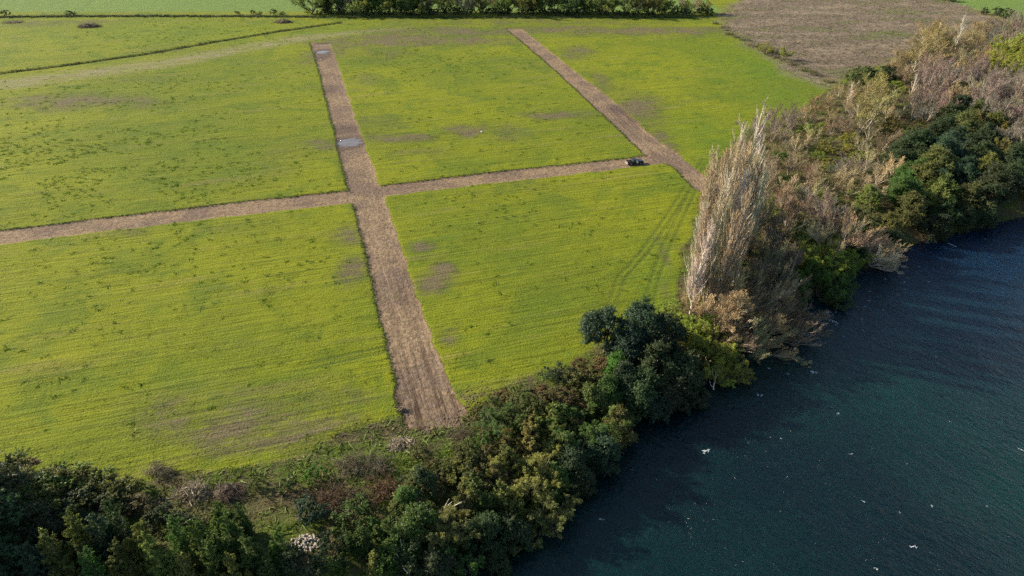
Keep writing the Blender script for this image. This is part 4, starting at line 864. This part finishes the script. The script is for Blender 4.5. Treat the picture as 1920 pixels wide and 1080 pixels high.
def panel(pts, mat, name, parent=car):
    bm = bmesh.new(); vs = [bm.verts.new(p_) for p_ in pts]; f = bm.faces.new(vs); bm.normal_update(); q = bmesh.ops.extrude_face_region(bm, geom=[f]); n_ = f.normal.copy()
    bmesh.ops.translate(bm, vec=n_ * .012, verts=[g_ for g_ in q['geom'] if isinstance(g_, bmesh.types.BMVert)]); bmesh.ops.recalc_face_normals(bm, faces=bm.faces[:])
    return obj(name, bm_mesh(name, bm, mat), parent)
for s in (-1, 1):
    yy = lambda z: s * (cabw(z) + .004)
    for (a, b, c_, d_) in [((.98, 1.18), (.44, 1.58), (.10, 1.61), (.10, 1.18)), ((.02, 1.18), (.02, 1.61), (-.58, 1.60), (-.70, 1.18))]:
        panel([(x_, yy(z_), z_) for x_, z_ in (a, b, c_, d_)], M_glass, 'side_window')
    ms = thing_m = obj('wing_mirror', bm_mesh('wing_mirror', box(.78, .92, s * .93 - .09 + .0, s * .93 + .09 + s * .06, 1.16, 1.32, .03), M_trim), car)
    obj('headlight', bm_mesh('headlight', box(2.50, 2.645, s * .72 - .16, s * .72 + .16, .80, .95, .03), M_lamp), car)
    obj('tail_light', bm_mesh('tail_light', box(-2.64, -2.57, s * .865 - .045, s * .865 + .045, .70, 1.08, .01), M_red), car)
    for x_ in (-.55, .45): obj('door_handle', bm_mesh('door_handle', box(x_ - .12, x_ + .1, s * .915 - .015, s * .915 + .015, 1.0, 1.04, .005), M_chrome), car)
    for x_ in (FW, RW):
        bm = bmesh.new(); bmesh.ops.create_cone(bm, cap_ends=True, segments=28, radius1=.39, radius2=.39, depth=.26, matrix=Matrix.Translation((x_, s * .80, .39)) @ Matrix.Rotation(R(90), 4, 'X')); bmesh.ops.bevel(bm, geom=[e for e in bm.edges], offset=.03, segments=2, affect='EDGES', clamp_overlap=True)
        wh = obj('wheel', bm_mesh('wheel', bm, M_rub), car)
        bm = bmesh.new(); bmesh.ops.create_cone(bm, cap_ends=True, segments=20, radius1=.23, radius2=.23, depth=.03, matrix=Matrix.Translation((x_, s * .935, .39)) @ Matrix.Rotation(R(90), 4, 'X')); obj('rim', bm_mesh('rim', bm, M_alloy), wh)
panel([(1.14, -.80, 1.17), (1.14, .80, 1.17), (.50, .70, 1.635), (.50, -.70, 1.635)], M_glass, 'windscreen')
panel([(-.875, .74, 1.20), (-.875, -.74, 1.20), (-.755, -.66, 1.60), (-.755, .66, 1.60)], M_glass, 'rear_window')
obj('front_bumper', bm_mesh('front_bumper', box(2.45, 2.76, -.86, .86, .40, .62, .04), M_trim), car); obj('rear_bumper', bm_mesh('rear_bumper', box(-2.82, -2.60, -.84, .84, .42, .56, .03), M_chrome), car)
obj('grille', bm_mesh('grille', box(2.58, 2.69, -.52, .52, .66, .92, .02), M_trim), car)
obj('sports_bar', bm_mesh('sports_bar', box(-1.12, -1.04, -.78, .78, 1.50, 1.58, .03), M_chrome), car)
wp_ = obj('white_panel', bm_mesh('white_panel', box(.22, .78, -.925, -.895, .62, 1.12, .005), M_white), car); wp_['label'] = 'bright white panel on the near front door'
panel([(.22, -(cabw(1.2) + .02), 1.2), (.66, -(cabw(1.2) + .02), 1.2), (.42, -(cabw(1.52) + .02), 1.52), (.22, -(cabw(1.52) + .02), 1.52)], M_white, 'window_white_patch')  # plain white patch added over the near front window

# ------------------------------------------------------------------ foam flecks on the river
M_foam = plain('foam', (.52, .57, .60), .7, 0, .3, .1)
fv, ff, off = [], [], 0
FO = [(1316, 848, 1.2), (1520, 697, 1.1), (1525, 645, .8), (1560, 600, 1.3), (1545, 585, 1.2), (1570, 560, .8), (1550, 590, 1), (1421, 741, .9), (1408, 700, .5), (1700, 520, .7), (1780, 458, 1.3), (1845, 448, .6), (1570, 775, .5), (1594, 852, .5), (1746, 950, .6), (1710, 1026, .9), (1910, 840, .8), (1640, 1065, .6),
      (1755, 670, .5), (1464, 822, .4), (1618, 940, .5), (1125, 972, .7), (1184, 880, .4), (1230, 900, .3), (1545, 610, .8), (1530, 575, .7), (1500, 620, .8), (1440, 690, .7), (1475, 700, .6), (1780, 790, .4), (1600, 700, .4), (1850, 950, .4), (1700, 870, .4)]
for _ in range(170): FO.append((random.uniform(1230, 1950), random.uniform(500, 1100), random.uniform(.06, .2)))
for _ in range(50): q_ = random.random(); FO.append((1420 + 300 * q_ + random.gauss(0, 22), 700 - 190 * q_ + random.gauss(0, 16), random.uniform(.15, .45)))
for fi, (px, py, s) in enumerate(FO):
    s *= .52 if fi < 33 else (.42 if fi < 203 else .8)
    P = at(px, py, WATER_Z)
    if float(sdist(np.array([P[0]]), np.array([P[1]]), river)[0]) > -1.0: continue
    a0 = random.gauss(-.5, .5); n = 3 + int(9 * s)
    c = np.array([P[0], P[1]])
    for i in range(n):
        l = s * random.uniform(.2, .55); wd = s * random.uniform(.05, .13); a = a0 + random.gauss(0, .5); k = 7
        ang = np.linspace(0, 2 * np.pi, k, endpoint=False); rad = 1 + .35 * rs.normal(size=k); e = np.stack([np.cos(ang) * l * rad, np.sin(ang) * wd * rad], 1)
        e = e @ np.array([[math.cos(a), math.sin(a)], [-math.sin(a), math.cos(a)]]) + c + rs.normal(0, s * .35, 2)
        top = np.column_stack([e, np.full(k, WATER_Z + .012)]); ctr = np.array([[*e.mean(0), WATER_Z + .012 + .05 * s]])
        fv.append(np.vstack([top, ctr])); ff.append(np.array([[j, (j + 1) % k, k] for j in range(k)]) + off); off += k + 1
        c = c + np.array([math.cos(a0), math.sin(a0)]) * s * .25
o = obj('foam', mesh_np('foam', np.concatenate(fv), np.concatenate(ff), M_foam)); o['kind'] = 'stuff'; o['label'] = 'white foam flecks on the river'

# ------------------------------------------------------------------ labels of the plants: look, place, and which of its likes
ORD1 = ['', 'first', 'second', 'third', 'fourth', 'fifth', 'sixth', 'seventh', 'eighth', 'ninth', 'tenth', 'eleventh', 'twelfth', 'thirteenth', 'fourteenth', 'fifteenth', 'sixteenth', 'seventeenth', 'eighteenth', 'nineteenth']
TENS = ['', '', 'twent', 'thirt', 'fort', 'fift', 'sixt', 'sevent', 'eight', 'ninet']; 
def ordinal(n):
    if n < 20: return ORD1[n]
    t_, u_ = divmod(n, 10); return TENS[t_] + ('ieth' if u_ == 0 else 'y-' + ORD1[u_])
by = {}
for p_ in PLANTS: by.setdefault((p_['look'], p_['zone']), []).append(p_)
for (look, zone), L in by.items():
    L.sort(key=lambda q_: q_['x'])
    for i, q_ in enumerate(L):
        q_['o']['label'] = f'{look} {zone}' if len(L) == 1 else (f'{look} {zone}, leftmost of its kind' if i == 0 else (f'{look} {zone}, rightmost of its kind' if i == len(L) - 1 else f'{look} {zone}, {ordinal(i + 1)} from the left'))
        q_['o']['group'] = q_['group']
_c={}
for p_ in PLANTS: _c[p_['o']['category']+p_['o'].name.split('.')[0]] = _c.get(p_['o']['category']+p_['o'].name.split('.')[0],0)+1
print('plants', _c, sum(len(m_.polygons) * 2 for m_ in bpy.data.meshes))
